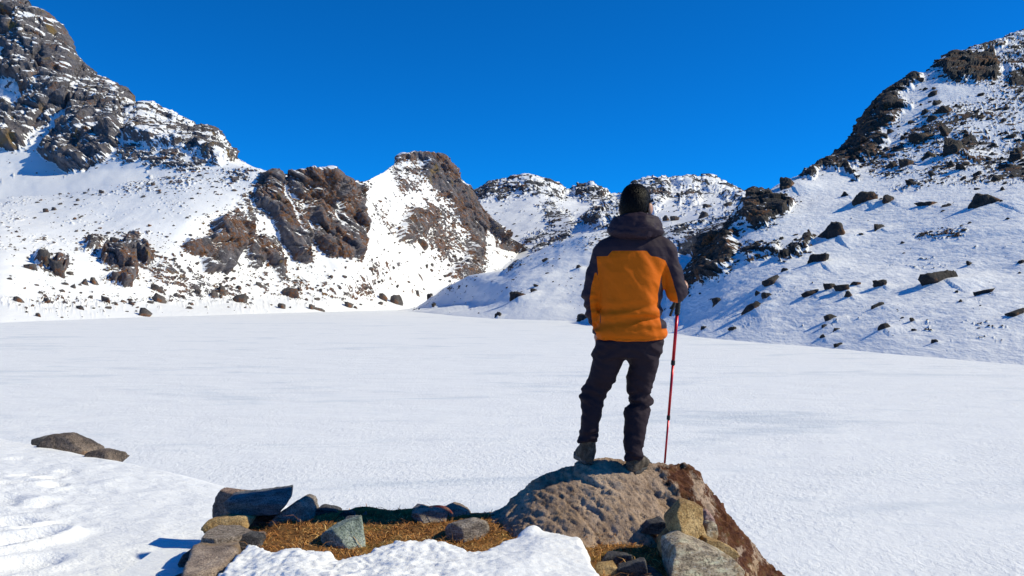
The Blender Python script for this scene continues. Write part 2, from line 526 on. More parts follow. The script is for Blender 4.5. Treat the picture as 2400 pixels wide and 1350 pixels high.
# --- left lakeside slope with its cliffs and the middle peak
ls_shore = [(-320, 768), (0, 757), (150, 751), (300, 745), (450, 741), (600, 736), (800, 730), (950, 726), (1060, 723), (1320, 719)]
ls_rows = [
    [(-320, 718, 228), (0, 714, 226), (300, 707, 280), (600, 702, 338), (800, 702, 372), (950, 694, 425), (1100, 680, 490), (1320, 650, 590)],
    [(-320, 620, 275), (0, 602, 275), (240, 640, 300), (400, 640, 315), (560, 640, 350), (700, 615, 380), (840, 612, 395), (950, 606, 448), (1050, 640, 502), (1130, 645, 515), (1320, 630, 610)],
    [(-320, 540, 330), (0, 530, 330), (240, 540, 338), (440, 515, 350), (600, 480, 384), (700, 470, 396), (850, 472, 440), (950, 480, 505), (1050, 520, 545), (1100, 560, 552), (1150, 580, 572), (1320, 615, 640)],
    [(-320, 470, 430), (0, 462, 420), (150, 452, 412), (300, 427, 408), (430, 405, 412), (540, 389, 412), (590, 390, 408), (625, 408, 402), (640, 401, 402), (655, 406, 402), (672, 420, 404), (700, 408, 406), (735, 403, 408), (770, 402, 410), (785, 408, 412), (805, 420, 416), (850, 425, 465),
     (900, 402, 530), (928, 380, 560), (945, 366, 570), (970, 363, 574), (1000, 360, 576), (1030, 369, 576), (1048, 385, 576), (1060, 405, 576), (1080, 432, 576), (1110, 470, 578), (1150, 522, 582), (1190, 553, 588), (1250, 586, 600), (1320, 610, 640)]]
ls_polys = [
    ([(618, 420), (640, 398), (660, 405), (672, 440), (690, 480), (720, 530), (728, 610), (700, 600), (660, 560), (640, 500), (600, 478)], 1.0, 7),
    ([(668, 425), (700, 402), (770, 398), (800, 412), (850, 440), (838, 470), (855, 520), (845, 600), (800, 600), (768, 588), (735, 560), (728, 500), (690, 450)], 1.0, 7),
    ([(600, 440), (625, 430), (640, 480), (600, 475)], 0.75, 8),
    ([(662, 430), (676, 440), (700, 490), (735, 560), (722, 560), (692, 510), (668, 470)], -0.9, 5), ([(775, 440), (790, 450), (800, 520), (790, 530), (780, 480)], -0.7, 5), ([(700, 440), (745, 430), (740, 445), (705, 455)], -0.5, 5),
    ([(500, 515), (545, 508), (590, 525), (600, 570), (560, 585), (535, 640), (480, 637), (470, 600), (430, 585), (440, 565), (500, 560)], 0.95, 7),
    ([(575, 565), (640, 560), (655, 600), (662, 640), (620, 610), (585, 620)], 0.75, 8),
    ([(655, 530), (720, 560), (728, 612), (690, 605)], 0.7, 8),
    ([(240, 592), (290, 585), (295, 560), (320, 560), (356, 605), (345, 615), (318, 600), (320, 640), (310, 672), (285, 672), (250, 655), (300, 640), (302, 620), (240, 618)], 1.0, 5),
    ([(200, 565), (240, 560), (232, 580), (205, 590)], 0.7, 5),
    ([(115, 625), (135, 605), (152, 625), (145, 645), (120, 642)], 0.95, 4),
    ([(82, 598), (98, 592), (105, 612), (100, 625), (84, 615)], 0.9, 4),
    ([(925, 385), (945, 362), (1040, 362), (1062, 400), (1085, 435), (1120, 480), (1140, 530), (1118, 560), (1095, 540), (1060, 480), (1035, 440), (1000, 410), (990, 378)], 0.92, 9),
    ([(1090, 540), (1128, 560), (1128, 640), (1060, 655), (1045, 640), (1090, 610), (1105, 580)], 0.8, 10),
    ([(1120, 490), (1190, 550), (1185, 560), (1130, 520)], 0.8, 6),
    ([(925, 540), (965, 490), (1000, 500), (1012, 525), (985, 545), (960, 565), (930, 562)], 0.9, 6),
    ([(915, 390), (980, 390), (1000, 440), (940, 450)], 0.4, 15),
    ([(1000, 470), (1060, 500), (1100, 570), (1090, 640), (1040, 620), (1010, 560)], 0.36, 18),
    ([(850, 450), (905, 430), (930, 470), (915, 520), (900, 640), (960, 700), (850, 690), (860, 560)], -0.95, 14),
    ([(380, 610), (700, 640), (900, 690), (880, 715), (500, 715), (100, 735), (80, 680), (300, 690)], 0.22, 25),
    ([(280, 420), (480, 402), (600, 392), (540, 440), (300, 460)], 0.26, 18),
    ([(430, 530), (480, 520), (620, 420), (600, 520), (520, 515)], 0.25, 20),
]
LS = build('left_slope', ls_rows, rock_rule(-0.52, 0.92, 1.75, 0.56, 0.55, 9.0, 6.0, 0.06), px0=-320, px1=1310, nu=860, counts=(3, 10, 40, 110, 90, 100),
           rock_polys=ls_polys, disp=make_disp(5.5, 17, 1.6, 26, 4.0, aniso=(1, 1, 0.55), shear=0.5, seed=3.0, speck=(0.8, 2.6, 0.26, 1)), back=(50, -25), shore=ls_shore, smooth=(3, 7), seed=7.7)

# --- snowy knoll at the head of the lake
kn_shore = [(930, 729), (1000, 734), (1060, 742), (1100, 745), (1200, 749), (1350, 753), (1400, 757), (1500, 770), (1600, 786), (1720, 799)]
kn_rows = [
    [(930, 728, 380), (975, 726, 355), (1040, 716, 345), (1100, 708, 325), (1150, 706, 285), (1200, 712, 256), (1260, 712, 248), (1350, 716, 240), (1450, 715, 215), (1550, 710, 190), (1650, 705, 170), (1720, 700, 160)],
    [(930, 727, 392), (975, 723, 380), (1040, 694, 352), (1100, 672, 340), (1160, 662, 310), (1210, 655, 292), (1280, 640, 285), (1370, 630, 280), (1450, 630, 270), (1560, 650, 250), (1720, 660, 240)],
    [(930, 727, 410), (975, 721, 395), (1010, 700, 378), (1040, 674, 360), (1100, 645, 350), (1180, 634, 340), (1210, 612, 332), (1260, 590, 328), (1310, 563, 322), (1370, 544, 315), (1450, 541, 312), (1500, 560, 305), (1560, 575, 300), (1620, 605, 290), (1720, 620, 280)]]
kn_polys = [([(1290, 575), (1380, 540), (1450, 535), (1450, 575), (1380, 585)], 0.22, 14), ([(1185, 632), (1215, 605), (1240, 610), (1200, 640)], 0.4, 7)]
KN = build('snow_knoll', kn_rows, rock_rule(-0.56, 0.85, 0.9, 0.7, 0.4, 9.0, 2.2, 0.1), px0=935, px1=1715, nu=330, counts=(3, 14, 50, 60),
           rock_polys=kn_polys, disp=make_disp(1.5, 7, 2.6, 24, 0.4, seed=4.0, speck=(0.35, 2.2, 0.12, 1)), back=(40, -14), shore=kn_shore, smooth=(6, 8), seed=9.1)

# --- right hillside
rh_shore = [(1555, 779), (1600, 786), (1650, 793), (1700, 797), (1800, 806), (1900, 812), (2000, 822), (2100, 832), (2250, 845), (2400, 858), (2780, 895)]
rh_rows = [
    [(1555, 776, 150), (1600, 762, 150), (1650, 740, 146), (1700, 730, 140), (1800, 732, 128), (1900, 745, 118), (2000, 755, 110), (2100, 762, 103), (2250, 775, 94), (2400, 785, 88), (2780, 800, 74)],
    [(1555, 762, 155), (1600, 695, 165), (1640, 660, 166), (1700, 606, 168), (1750, 590, 165), (1850, 605, 152), (2000, 622, 141), (2200, 632, 128), (2400, 640, 116), (2780, 650, 100)],
    [(1555, 742, 165), (1600, 662, 175), (1640, 612, 180), (1700, 548, 185), (1745, 496, 188), (1800, 490, 185), (1900, 502, 178), (2000, 502, 172), (2100, 497, 165), (2250, 490, 155), (2400, 482, 146), (2780, 455, 130)],
    [(1555, 722, 180), (1600, 642, 190), (1640, 597, 195), (1700, 537, 198), (1745, 472, 200), (1800, 450, 205), (1850, 430, 208), (1900, 412, 212), (1950, 398, 216), (2050, 390, 213), (2200, 372, 206), (2400, 360, 196), (2780, 320, 180)],
    [(1555, 716, 200), (1600, 636, 210), (1640, 591, 212), (1700, 531, 215), (1750, 466, 218), (1790, 452, 222), (1850, 420, 228), (1900, 398, 235), (1945, 380, 245), (1960, 366, 250), (2000, 342, 258), (2015, 322, 262), (2028, 285, 265), (2045, 256, 267), (2062, 238, 268), (2090, 207, 272), (2130, 185, 275), (2160, 167, 278), (2200, 140, 280),
     (2240, 122, 285), (2280, 110, 288), (2330, 95, 292), (2400, 70, 300), (2780, -50, 330)]]
rh_polys = [
    ([(1745, 475), (1775, 455), (1862, 478), (1835, 505), (1790, 528), (1752, 520)], 1.0, 5),
    ([(1638, 615), (1665, 560), (1720, 545), (1728, 590), (1700, 640), (1655, 662), (1640, 650)], 0.9, 8),
    ([(1590, 640), (1640, 585), (1745, 480), (1760, 500), (1730, 560), (1650, 620), (1615, 690), (1590, 690)], 0.45, 14),
    ([(1740, 590), (1820, 570), (1830, 590), (1760, 610)], 0.5, 8),
    ([(1828, 605), (1900, 555), (1905, 562), (1880, 595), (1832, 614)], 0.7, 5),
    ([(1945, 385), (1990, 345), (2015, 318), (2030, 270), (2090, 200), (2150, 165), (2160, 185), (2110, 225), (2130, 250), (2070, 300), (2080, 330), (2040, 370), (1990, 392)], 0.9, 10),
    ([(2205, 150), (2240, 128), (2330, 120), (2345, 150), (2340, 180), (2290, 190), (2225, 185)], 0.95, 7),
    ([(2330, 130), (2420, 90), (2440, 200), (2375, 205), (2360, 160)], 0.6, 10),
    ([(2150, 160), (2250, 118), (2400, 68), (2600, 10), (2600, 50), (2400, 95), (2250, 135)], 0.55, 8),
    ([(1885, 415), (1945, 378), (1990, 382), (2008, 418), (1975, 400), (1935, 396), (1900, 420)], 0.9, 4),
    ([(1960, 380), (2400, 170), (2780, 100), (2780, 420), (2400, 440), (2100, 430)], 0.40, 30),
    ([(2250, 310), (2400, 280), (2600, 300), (2600, 400), (2400, 410), (2200, 400)], 0.34, 30),
    ([(2130, 545), (2270, 530), (2270, 560), (2160, 565)], 0.33, 8),
]
def rh_extra(L, P):
    # wind-packed ripples and hummocks on the near snow
    a = fbm(P / np.array([7.5, 4.0, 5.0]) + 11, 4, 0.6) + 1.2 * fbm(P / np.array([16.0, 11.0, 14.0]) + 17, 2)
    b = ridged(P / np.array([2.2, 1.3, 2.0]) + 21, 3)
    return 0.50 * a + 0.085 * b
RH = build('right_hillside', rh_rows, rock_rule(-0.52, 1.0, 0.85, 0.66, 0.5, 4.5, 8.0, 0.12, (1, 1, 2.0)), px0=1555, px1=2760, nu=760, counts=(4, 26, 100, 110, 70, 110),
           rock_polys=rh_polys, disp=make_disp(2.9, 10, 1.1, 20, 1.9, aniso=(0.8, 0.8, 1.5), seed=5.0, extra=rh_extra, speck=(0.4, 1.5, 0.06, 1), fk=0.8), back=(40, -20), shore=rh_shore, smooth=(4, 7), seed=3.3)

GREY_L = ((0.06, 0.054, 0.062), (0.185, 0.17, 0.185), (0.31, 0.29, 0.305))
M_far = terrain_mat('far_rock_and_snow', 0.10, 4.0, 0.05, grey=((0.035, 0.036, 0.042), (0.10, 0.102, 0.112), (0.19, 0.19, 0.20)), brown=0.35, ochre=0.15)
M_lm = terrain_mat('mountain_rock_and_snow', 0.09, 4.5, 0.06, grey=GREY_L, brown=0.25, ochre=0.8)
M_ls = terrain_mat('slope_rock_and_snow', 0.16, 2.4, 0.12, grey=GREY_L, brown=0.75, ochre=0.5)
M_kn = terrain_mat('knoll_rock_and_snow', 0.25, 1.0, 0.25, brown=0.4, ochre=0.1, jitter=0.25)
M_rh = terrain_mat('hillside_rock_and_snow', 0.45, 0.9, 0.35, grey=((0.018, 0.016, 0.016), (0.06, 0.054, 0.052), (0.13, 0.118, 0.11)), brown=0.45, ochre=0.1, jitter=0.3, snow_bump=0.35)
for nm, L, M in (('far_mountain', FAR, M_far), ('left_mountain', LM, M_lm), ('left_slope', LS, M_ls), ('snow_knoll', KN, M_kn), ('right_hillside', RH, M_rh)):
    obj(nm, L.me, M, kind='structure')

# ------------------------------------------------------------------ boulders and scree
def ico(sub):
    bm = bmesh.new(); bmesh.ops.create_icosphere(bm, subdivisions=sub, radius=1.0)
    V = np.array([v.co[:] for v in bm.verts]); F = np.array([[v.index for v in f.verts] for f in bm.faces])
    bm.free(); return V, F
ICO = {k: ico(k) for k in (1, 2, 3, 4)}

def rock_verts(sub, seed, planes=10, rough=0.06, soft=22.0, flat=0.0):
    r = np.random.default_rng(seed)
    V, F = ICO[sub]
    n = r.normal(size=(planes, 3)); n /= np.linalg.norm(n, axis=1)[:, None]
    n = np.concatenate([n, np.array([[0, 0, -1.0], [0.1, 0, 1.0]])])
    d = r.uniform(0.42, 0.95, len(n)); d[-1] = 0.75; d[-2] = 0.7
    c = V @ n.T
    q = np.where(c > 0.05, c / d[None, :], 0.0)
    rad = 1.0 / (np.sum(q ** soft, 1) + 0.35 ** soft) ** (1 / soft)
    rad = rad * (1 + rough * 2.4 * fbm(V * 1.5 + seed * 3.1, 3) + rough * 1.5 * ridged(V * 3.3 + seed * 1.3, 3, 0.6))
    P = V * rad[:, None]
    if sub >= 3:
        fv, fg = facets(V * 2.2 + seed * 2.7)
        P = P * (1 + 0.10 * fv - 0.05 * sstep(0.2, 0, fg))[:, None]
    P -= (P.max(0) + P.min(0)) / 2
    P /= (P.max(0) - P.min(0)) / 2
    return P, F

def stone_mat(name, k, dark=1.0, brown=0.3, ochre=0.15, bump=0.3, rim=None):
    t = NT(name)
    g = [tuple(dark * x for x in c) for c in ((0.045, 0.041, 0.041), (0.115, 0.106, 0.106), (0.21, 0.195, 0.19))]
    c = rock_color(t, k, grey=g, brown=brown, ochre=ochre)
    ri = t.n('ShaderNodeObjectInfo').outputs['Random']
    c = t.mix(1.0, c, t.ramp(ri, [(0, (0.75, 0.74, 0.76)), (0.5, (1, 0.97, 0.95)), (1, (1.25, 1.15, 1.05))]), 'MULTIPLY')
    if rim:      # snow lodged on level tops
        nz = t.n('ShaderNodeSeparateXYZ'); t.put(nz.inputs[0], t.n('ShaderNodeNewGeometry').outputs['Normal'])
        f = t.math('ADD', nz.outputs[2], t.math('MULTIPLY', t.math('SUBTRACT', t.noise(k * 3, 5, 0.65), 0.5), 1.4))
        c = t.mix(t.ramp(f, [(rim, 0.0), (rim + 0.05, 1.0)]), c, SNOW)
    h = t.math('MULTIPLY', t.noise(k * 4, 9, 0.72), bump)
    return t.fin(c, 0.85, t.bump(h, 0.9, 1.0), 0.3)

M_bd_right = stone_mat('dark_boulder_stone', 0.5, 0.36, 0.3, 0.05, 0.45, rim=1.28)
M_bd_left = stone_mat('grey_boulder_stone', 0.25, 1.0, 0.45, 0.3, 0.9, rim=1.12)
M_bd_far = stone_mat('far_boulder_stone', 0.15, 0.75, 0.2, 0.0, 1.5)

_bseed = [100]
def boulder(L, x0, x1, y0, y1, label, mat, group=None, tilt=0.0, name='boulder', sub=3, planes=7, depth=0.8, cat='boulder'):
    """a boulder filling the photo box x0..x1, y0..y1, standing on the slope L"""
    _bseed[0] += 1
    pos, nrm = at_layer(L, (x0 + x1) / 2, y1 - 0.12 * (y1 - y0))
    sc = pos[1] / FPX
    w, h = (x1 - x0) * sc, (y1 - y0) * sc * 0.86
    P, F = rock_verts(sub, _bseed[0], planes)
    hh = h * 1.75
    depth = np.random.default_rng(_bseed[0]).uniform(0.5, 1.0)
    P = P * np.array([w / 2 * 1.06, w / 2 * depth, hh / 2])
    a = math.radians(tilt); ca, sa = math.cos(a), math.sin(a)
    P = np.stack([P[:, 0] * ca + P[:, 2] * sa, P[:, 1], -P[:, 0] * sa + P[:, 2] * ca], 1)
    me = mesh_np(name, P, F)
    o = obj(name, me, mat, label=label, category=cat, group=group)
    o.location = (pos[0], pos[1], pos[2] + h * 0.88 - P[:, 2].max())
    L.drifts.append((pos[0], pos[1] - 0.15 * w, w, h))
    return o

R_LIST = [
 (1916, 1988, 512, 568, 'large rounded boulder with a thin post beside it on the right snow slope', 0),
 (1889, 1949, 590, 630, 'dark boulder below and left of the rounded boulder with the post', -12),
 (2158, 2249, 627, 675, 'biggest lone black boulder in the open snow of the right slope', -14),
 (1741, 1786, 704, 742, 'brown rounded boulder low on the slope nearest the trekking pole', 0),
 (2050, 2082, 655, 682, 'dark upright boulder halfway between the rock cluster and the biggest black boulder', -10),
 (1961, 1994, 668, 691, 'middle boulder of the five-rock cluster on the right slope', -8),
 (1880, 1923, 677, 696, 'flat leftmost rock of the five-rock cluster on the right slope', -16),
 (1979, 2005, 683, 704, 'lowest boulder of the five-rock cluster on the right slope', -10),
 (1935, 1964, 666, 687, 'second rock from the left in the five-rock cluster', -15),
 (1994, 2017, 664, 677, 'small rightmost rock of the five-rock cluster', -5),
 (1933, 1965, 733, 755, 'dark boulder alone below the five-rock cluster', -8),
 (2040, 2078, 707, 727, 'slanting pointed rock below the dark upright boulder', -22),
 (2045, 2088, 757, 784, 'pointed wedge boulder casting a long shadow near the foot of the right slope', -20),
 (2293, 2333, 674, 697, 'dark boulder down and right of the biggest black boulder', -18),
 (2366, 2415, 721, 746, 'dark boulder cut by the right edge of the picture, lower one', -22),
 (2372, 2410, 605, 621, 'flat dark rock at the right edge of the picture, level with the biggest black boulder', -6),
 (2045, 2078, 521, 541, 'small dark boulder right of the rounded boulder with the post', -10),
 (1996, 2052, 446, 485, 'brown-topped boulder on the bench above the rounded boulder', 0),
 (1972, 1999, 446, 466, 'squarish rock left of the brown-topped boulder', 0),
 (2061, 2107, 455, 480, 'grey boulder just right of the brown-topped boulder', 10),
 (2266, 2370, 452, 487, 'wide low hump-backed boulder on the bench near the right edge', 4),
 (2151, 2196, 472, 485, 'flat rock at the edge of the bench between the grey and the hump-backed boulder', 0),
 (2208, 2256, 473, 487, 'flat rock left beside the wide hump-backed boulder', 4),
 (1822, 1878, 410, 448, 'round dark boulder on the skyline left of the upper ridge', -18),
 (1789, 1839, 640, 668, 'long narrow rock lying along the slope on the middle of the right slope', -32),
 (1831, 1851, 627, 640, 'small rock at the upper end of the long narrow rock', 0),
 (1770, 1791, 680, 694, 'left one of two small rocks above the brown rounded boulder', 0),
 (1787, 1812, 682, 701, 'right one of two small rocks above the brown rounded boulder', -8),
 (1670, 1695, 695, 719, 'small pale-brown boulder in the blue shade right of the trekking pole', -20),
 (2264, 2285, 610, 626, 'small rock above and right of the biggest black boulder', 0),
 (1908, 1943, 781, 801, 'low slanting rock at the foot of the right slope by the lake', -26),
 (1955, 1976, 801, 814, 'lowest small rock on the right slope, close to the lake ice', -20),
 (2182, 2198, 792, 806, 'small lone rock with a blue shadow on the lower right slope', -15),
 (2132, 2146, 745, 758, 'small rock right of the pointed wedge boulder', -20),
 (1927, 1943, 762, 771, 'left of two little stones under the dark lone boulder', 0),
 (1951, 1969, 768, 778, 'right of two little stones under the dark lone boulder', -8),
 (1710, 1728, 765, 778, 'small rock on the lower slope below the brown rounded boulder', -20),
 (1642, 1658, 764, 776, 'small dark rock low in the shade closest to the trekking pole', -15),
 (2240, 2264, 703, 714, 'flat little rock left of the dark boulder under the biggest black one', -14),
 (2203, 2270, 320, 379, 'big angular block on the upper right hillside', 8),
 (2234, 2282, 381, 400, 'wide rock directly below the big angular block', 6),
 (2158, 2191, 352, 380, 'boulder left of the big angular block', 10),
 (2105, 2140, 370, 397, 'pointed boulder down and left of the big angular block', -12),
 (2069, 2106, 378, 400, 'slanting dark boulder third to the left of the big angular block', -22),
 (2132, 2190, 308, 335, 'wide dark rock up and left of the big angular block', -8),
 (2197, 2246, 293, 321, 'jagged rock just above the big angular block', -12),
 (2354, 2410, 361, 381, 'wide dark boulder at the right edge on the upper hillside', -8),
 (2344, 2377, 382, 401, 'boulder just below the wide dark one at the right edge of the upper hillside', 0),
 (2117, 2154, 416, 438, 'grey boulder above the bench, right of the snow hump', 8),
 (2163, 2183, 252, 273, 'small upright rock high on the upper right hillside', 0),
 (2186, 2252, 249, 269, 'long flat rock high on the upper right hillside beside the upright one', 4),
]
for x0, x1, y0, y1, lab, tl in R_LIST:
    boulder(RH, x0, x1, y0, y1, lab, M_bd_right, None, tl, 'rock_outcrop' if 'outcrop' in lab or 'ledge' in lab or 'crag' in lab else 'boulder', 4 if x1 - x0 > 55 else 3)

L_LIST = [
 (110, 155, 603, 648, 'tall brown-grey boulder standing in snow on the far left slope', 0),
 (83, 108, 591, 627, 'narrow upright boulder up and left of the tall brown-grey one', 14),
 (61, 86, 615, 632, 'low rock at the foot of the narrow upright boulder on the far left', -12),
 (254, 284, 555, 576, 'rounded rock above the rust-brown outcrop on the left slope', 0),
 (354, 390, 661, 687, 'upper of two stacked boulders right of the rust-brown outcrop', 0),
 (354, 386, 682, 711, 'lower of two stacked boulders right of the rust-brown outcrop', -8),
 (318, 352, 719, 742, 'slanting oblong boulder at the left lake shore', 28),
 (97, 122, 697, 713, 'dark boulder left of centre in the far left rock field', -10),
 (32, 57, 691, 708, 'grey boulder nearest the left edge of the picture', 14),
 (238, 262, 691, 714, 'square upright boulder below the rust-brown outcrop', 0),
 (184, 208, 652, 669, 'left one of a pair of boulders left of the rust-brown outcrop', 8),
 (207, 228, 649, 668, 'right one of a pair of boulders left of the rust-brown outcrop', -10),
 (175, 198, 715, 727, 'flat boulder low on the far left slope', 10),
 (546, 577, 686, 712, 'rust-stained boulder low on the slope below the middle crag', 0),
 (505, 526, 667, 690, 'upper right rock of the broken pair below the middle crag', 0),
 (485, 510, 680, 700, 'lower left rock of the broken pair below the middle crag', -18),
 (600, 616, 658, 674, 'small rock right below the middle crag', 0),
 (328, 346, 494, 505, 'lone dark rock high on the smooth left snow slope', 8),
 (101, 115, 486, 497, 'left of two small pointed rocks high on the far left slope', -10),
 (119, 131, 483, 493, 'right of two small pointed rocks high on the far left slope', 0),
 (230, 244, 442, 453, 'dark rock at the upper rim of the left snow slope', 0),
 (353, 365, 427, 436, 'small rock on the crest of the left snow slope', 0),
 (85, 99, 732, 743, 'small boulder by the lake at the far left', 0),
 (298, 317, 704, 717, 'pointed rock above the oblong shore boulder', -8),
 (809, 829, 704, 721, 'lone squarish boulder on the flat far shore', 0),
 (910, 942, 686, 713, 'pale-faced boulder by the far shore left of the knoll', 0),
 (887, 908, 684, 705, 'boulder just left of the pale-faced one by the far shore', -10),
 (662, 706, 673, 697, 'wide arched boulder under the right-hand cliff', 0),
 (649, 668, 709, 725, 'pointed boulder on the shore below the wide arched one', 0),
 (722, 737, 709, 725, 'small pointed boulder on the far shore', 0),
 (735, 760, 718, 728, 'flat boulder on the shore next to the small pointed one', 0),
 (976, 1003, 558, 579, 'smooth grey boulder lying under the peak', -14),
 (599, 615, 659, 674, 'small round rock under the cliff foot', 0),
 (974, 986, 675, 694, 'upright rock at the foot of the peak', 0),
]
for x0, x1, y0, y1, lab, tl in L_LIST:
    boulder(LS, x0, x1, y0, y1, lab, M_bd_left, None, tl, 'boulder', 3)

K_LIST = [
 (1196, 1233, 682, 704, 'largest dark boulder on the snowy knoll', 0),
 (1157, 1174, 726, 745, 'pointed brown boulder at the foot of the knoll by the lake', 10),
 (1242, 1258, 672, 686, 'small pointed rock right above the largest knoll boulder', 0),
 (1247, 1266, 661, 670, 'flat small rock topmost of the three on the open knoll', 0),
 (1346, 1363, 616, 630, 'squarish rock on the knoll left of the hiker\'s sleeve', 0),
 (1011, 1024, 707, 723, 'upright rock on the left toe of the knoll', 0),
 (1352, 1384, 732, 755, 'dark boulder on the shore right behind the hiker\'s left elbow', 0),
 (1271, 1288, 601, 614, 'rock near the crest of the knoll', -14),
 (999, 1016, 682, 699, 'dark rock on the left ridge of the knoll', -20),
]
for x0, x1, y0, y1, lab, tl in K_LIST:
    boulder(KN, x0, x1, y0, y1, lab, M_bd_right, None, tl, 'boulder', 3)
F_LIST = [
 (1636, 1661, 491, 511, 'dark conical boulder in the far valley right of the hiker\'s head', 0),
 (1552, 1572, 502, 518, 'left one of two touching rocks in the far valley beside the hood', 0),
 (1570, 1592, 503, 517, 'right one of two touching rocks in the far valley beside the hood', 0),
 (1694, 1718, 474, 489, 'dark rock high in the far valley left of the right hillside', 0),
 (1649, 1669, 479, 491, 'rock above the dark conical boulder in the far valley', 0),
]
for x0, x1, y0, y1, lab, tl in F_LIST:
    boulder(FAR, x0, x1, y0, y1, lab, M_bd_far, None, tl, 'boulder', 3)

def apply_drifts(L):
    # snow banked up against the boulders
    V = L.P.reshape(-1, 3).copy()
    dz = np.zeros(len(V))
    for x, y, w, h in L.drifts:
        k = np.flatnonzero((np.abs(V[:, 0] - x) < 2.2 * w) & (np.abs(V[:, 1] - y) < 2.2 * w))
        if len(k) == 0: continue
        d = np.hypot((V[k, 0] - x) / (0.85 * w), (V[k, 1] - y) / (0.8 * w))
        dz[k] = np.maximum(dz[k], 0.34 * h * np.exp(-d * d) * (1 + 0.35 * np.sign(V[k, 0] - x) * np.clip(d, 0, 1)))
    V[:, 2] += dz
    L.me.vertices.foreach_set('co', V.astype(np.float32).ravel()); L.me.update()
    L.P = V.reshape(L.P.shape)
for L_ in (RH, KN): apply_drifts(L_)

# alike boulders strewn between them, shared meshes
LOW = []
for k in range(8):
    P, F = rock_verts(2, 900 + k, 11, 0.07)
    LOW.append((P, F))
def strewn(L, n, lo, hi, mat, label, group, regions, seed):
    r = np.random.default_rng(seed)
    mes = [mesh_np('boulder', P, F) for P, F in LOW]
    for m_ in mes: m_.materials.append(mat)
    k = 0
    while k < n:
        (cx, cy, rx, ry, where) = regions[r.integers(len(regions))]
        px, py = r.normal(cx, rx), r.normal(cy, ry)
        if not (-60 < px < 2450): continue
        pos, nrm = at_layer(L, px, py)
        w = (lo + (hi - lo) * r.random() ** 2.5) * pos[1] / FPX / 2
        o = bpy.data.objects.new('boulder', mes[r.integers(8)])
        col.objects.link(o)
        sx, sy, sz = w * r.uniform(0.8, 1.3), w * r.uniform(0.7, 1.1), w * r.uniform(0.55, 0.95)
        o.scale = (sx, sy, sz)
        o.rotation_euler = (r.normal(0, 0.2), r.normal(0, 0.25), r.uniform(0, 6.28))
        o.location = (pos[0], pos[1], pos[2] + sz * 0.12)
        o['label'] = label + ' ' + where; o['category'] = 'boulder'; o['group'] = group
        k += 1
strewn(LS, 95, 7, 17, M_bd_left, 'small grey boulder', 'boulders strewn over the left slope',
       [(150, 690, 60, 25, 'in the rock field at the far left shore'), (340, 700, 70, 22, 'by the lake below the rust-brown outcrop'), (560, 708, 70, 13, 'on the shore below the middle crag'), (750, 695, 70, 20, 'between the tall cliffs and the far shore'),
        (860, 655, 35, 18, 'on the open snow between cliffs and peak'), (560, 665, 60, 12, 'scattered right under the middle crag'), (1000, 660, 45, 25, 'at the foot of the peak by the knoll')], 11)
strewn(RH, 60, 8, 24, M_bd_right, 'dark boulder', 'boulders of the upper right hillside',
       [(2230, 390, 80, 20, 'in the stony field below the big angular block'), (2340, 345, 45, 30, 'in the stony field near the right edge'), (2150, 305, 50, 25, 'among rocks left of the big angular block'), (2060, 330, 30, 35, 'just below the black upper ridge'),
        (2310, 415, 60, 10, 'along the lower rim of the stony field'), (2200, 225, 70, 25, 'high up under the black crag')], 12)

# scree: stones too small to pick out, one mesh per slope
def scree(L, n, lo, hi, mat, name, dens_pow=1.0, seed=1, base=0.05):
    r = np.random.default_rng(seed)
    nv = L.ridge
    P = L.P[:, :nv].reshape(-1, 3); px = L.px[:, :nv].ravel(); py = L.py[:, :nv].ravel()
    dens = L.dens.reshape(L.nu, L.nv)[:, :nv].ravel()
    cl = fbm(P / (P[:, 1:2] * 0.05) + 4, 4, 0.6)
    wgt = np.clip(dens + base + 0.9 * cl, 0, None) ** dens_pow * ((P[:, 2] > 0.3) & (px > -60) & (px < 2460))
    wgt *= np.clip(1.2 - L.mask[:, :nv].ravel(), 0.1, 1)
    idx = r.choice(len(P), n, p=wgt / wgt.sum())
    V0, F0 = ICO[1]
    keep = np.array(F0)
    nvv = len(V0)
    siz = (lo + (hi - lo) * r.random(n) ** 4) * P[idx, 1] / FPX / 2
    sc = siz[:, None] * r.uniform([0.8, 0.7, 0.45], [1.5, 1.1, 0.9], (n, 3))
    V = V0[None] * r.uniform(0.65, 1.2, (n, nvv, 1))
    V = V * sc[:, None, :]
    a = r.uniform(-0.6, 0.2, n)
    c_, s_ = np.cos(a)[:, None], np.sin(a)[:, None]
    V = np.stack([V[..., 0] * c_ + V[..., 2] * s_, V[..., 1], -V[..., 0] * s_ + V[..., 2] * c_], 2)
    V = V + P[idx][:, None, :] + np.array([0, 0, 1.0]) * sc[:, None, 2:3] * 0.25
    F = (F0[None] + (np.arange(n) * nvv)[:, None, None]).reshape(-1, 3)
    o = obj(name, mesh_np(name, V.reshape(-1, 3), F, smooth=False), mat, kind='stuff')
    o['label'] = {'LS': 'small stones scattered in the snow of the left slope'}.get(name, 'small stones scattered in the snow')
    return o
scree(LS, 4200, 2.2, 11, M_bd_left, 'left_slope_scree', 1.3, 21, 0.22)
scree(RH, 1700, 2.5, 13, M_bd_right, 'right_hillside_scree', 2.2, 22, 0.08)
scree(KN, 260, 2.2, 8, M_bd_right, 'knoll_scree', 1.4, 23, 0.1)
scree(FAR, 1500, 2.2, 8, M_bd_far, 'far_scree', 1.3, 24, 0.25)
scree(LM, 900, 2.2, 7, M_bd_left, 'left_mountain_scree', 1.3, 25, 0.1)

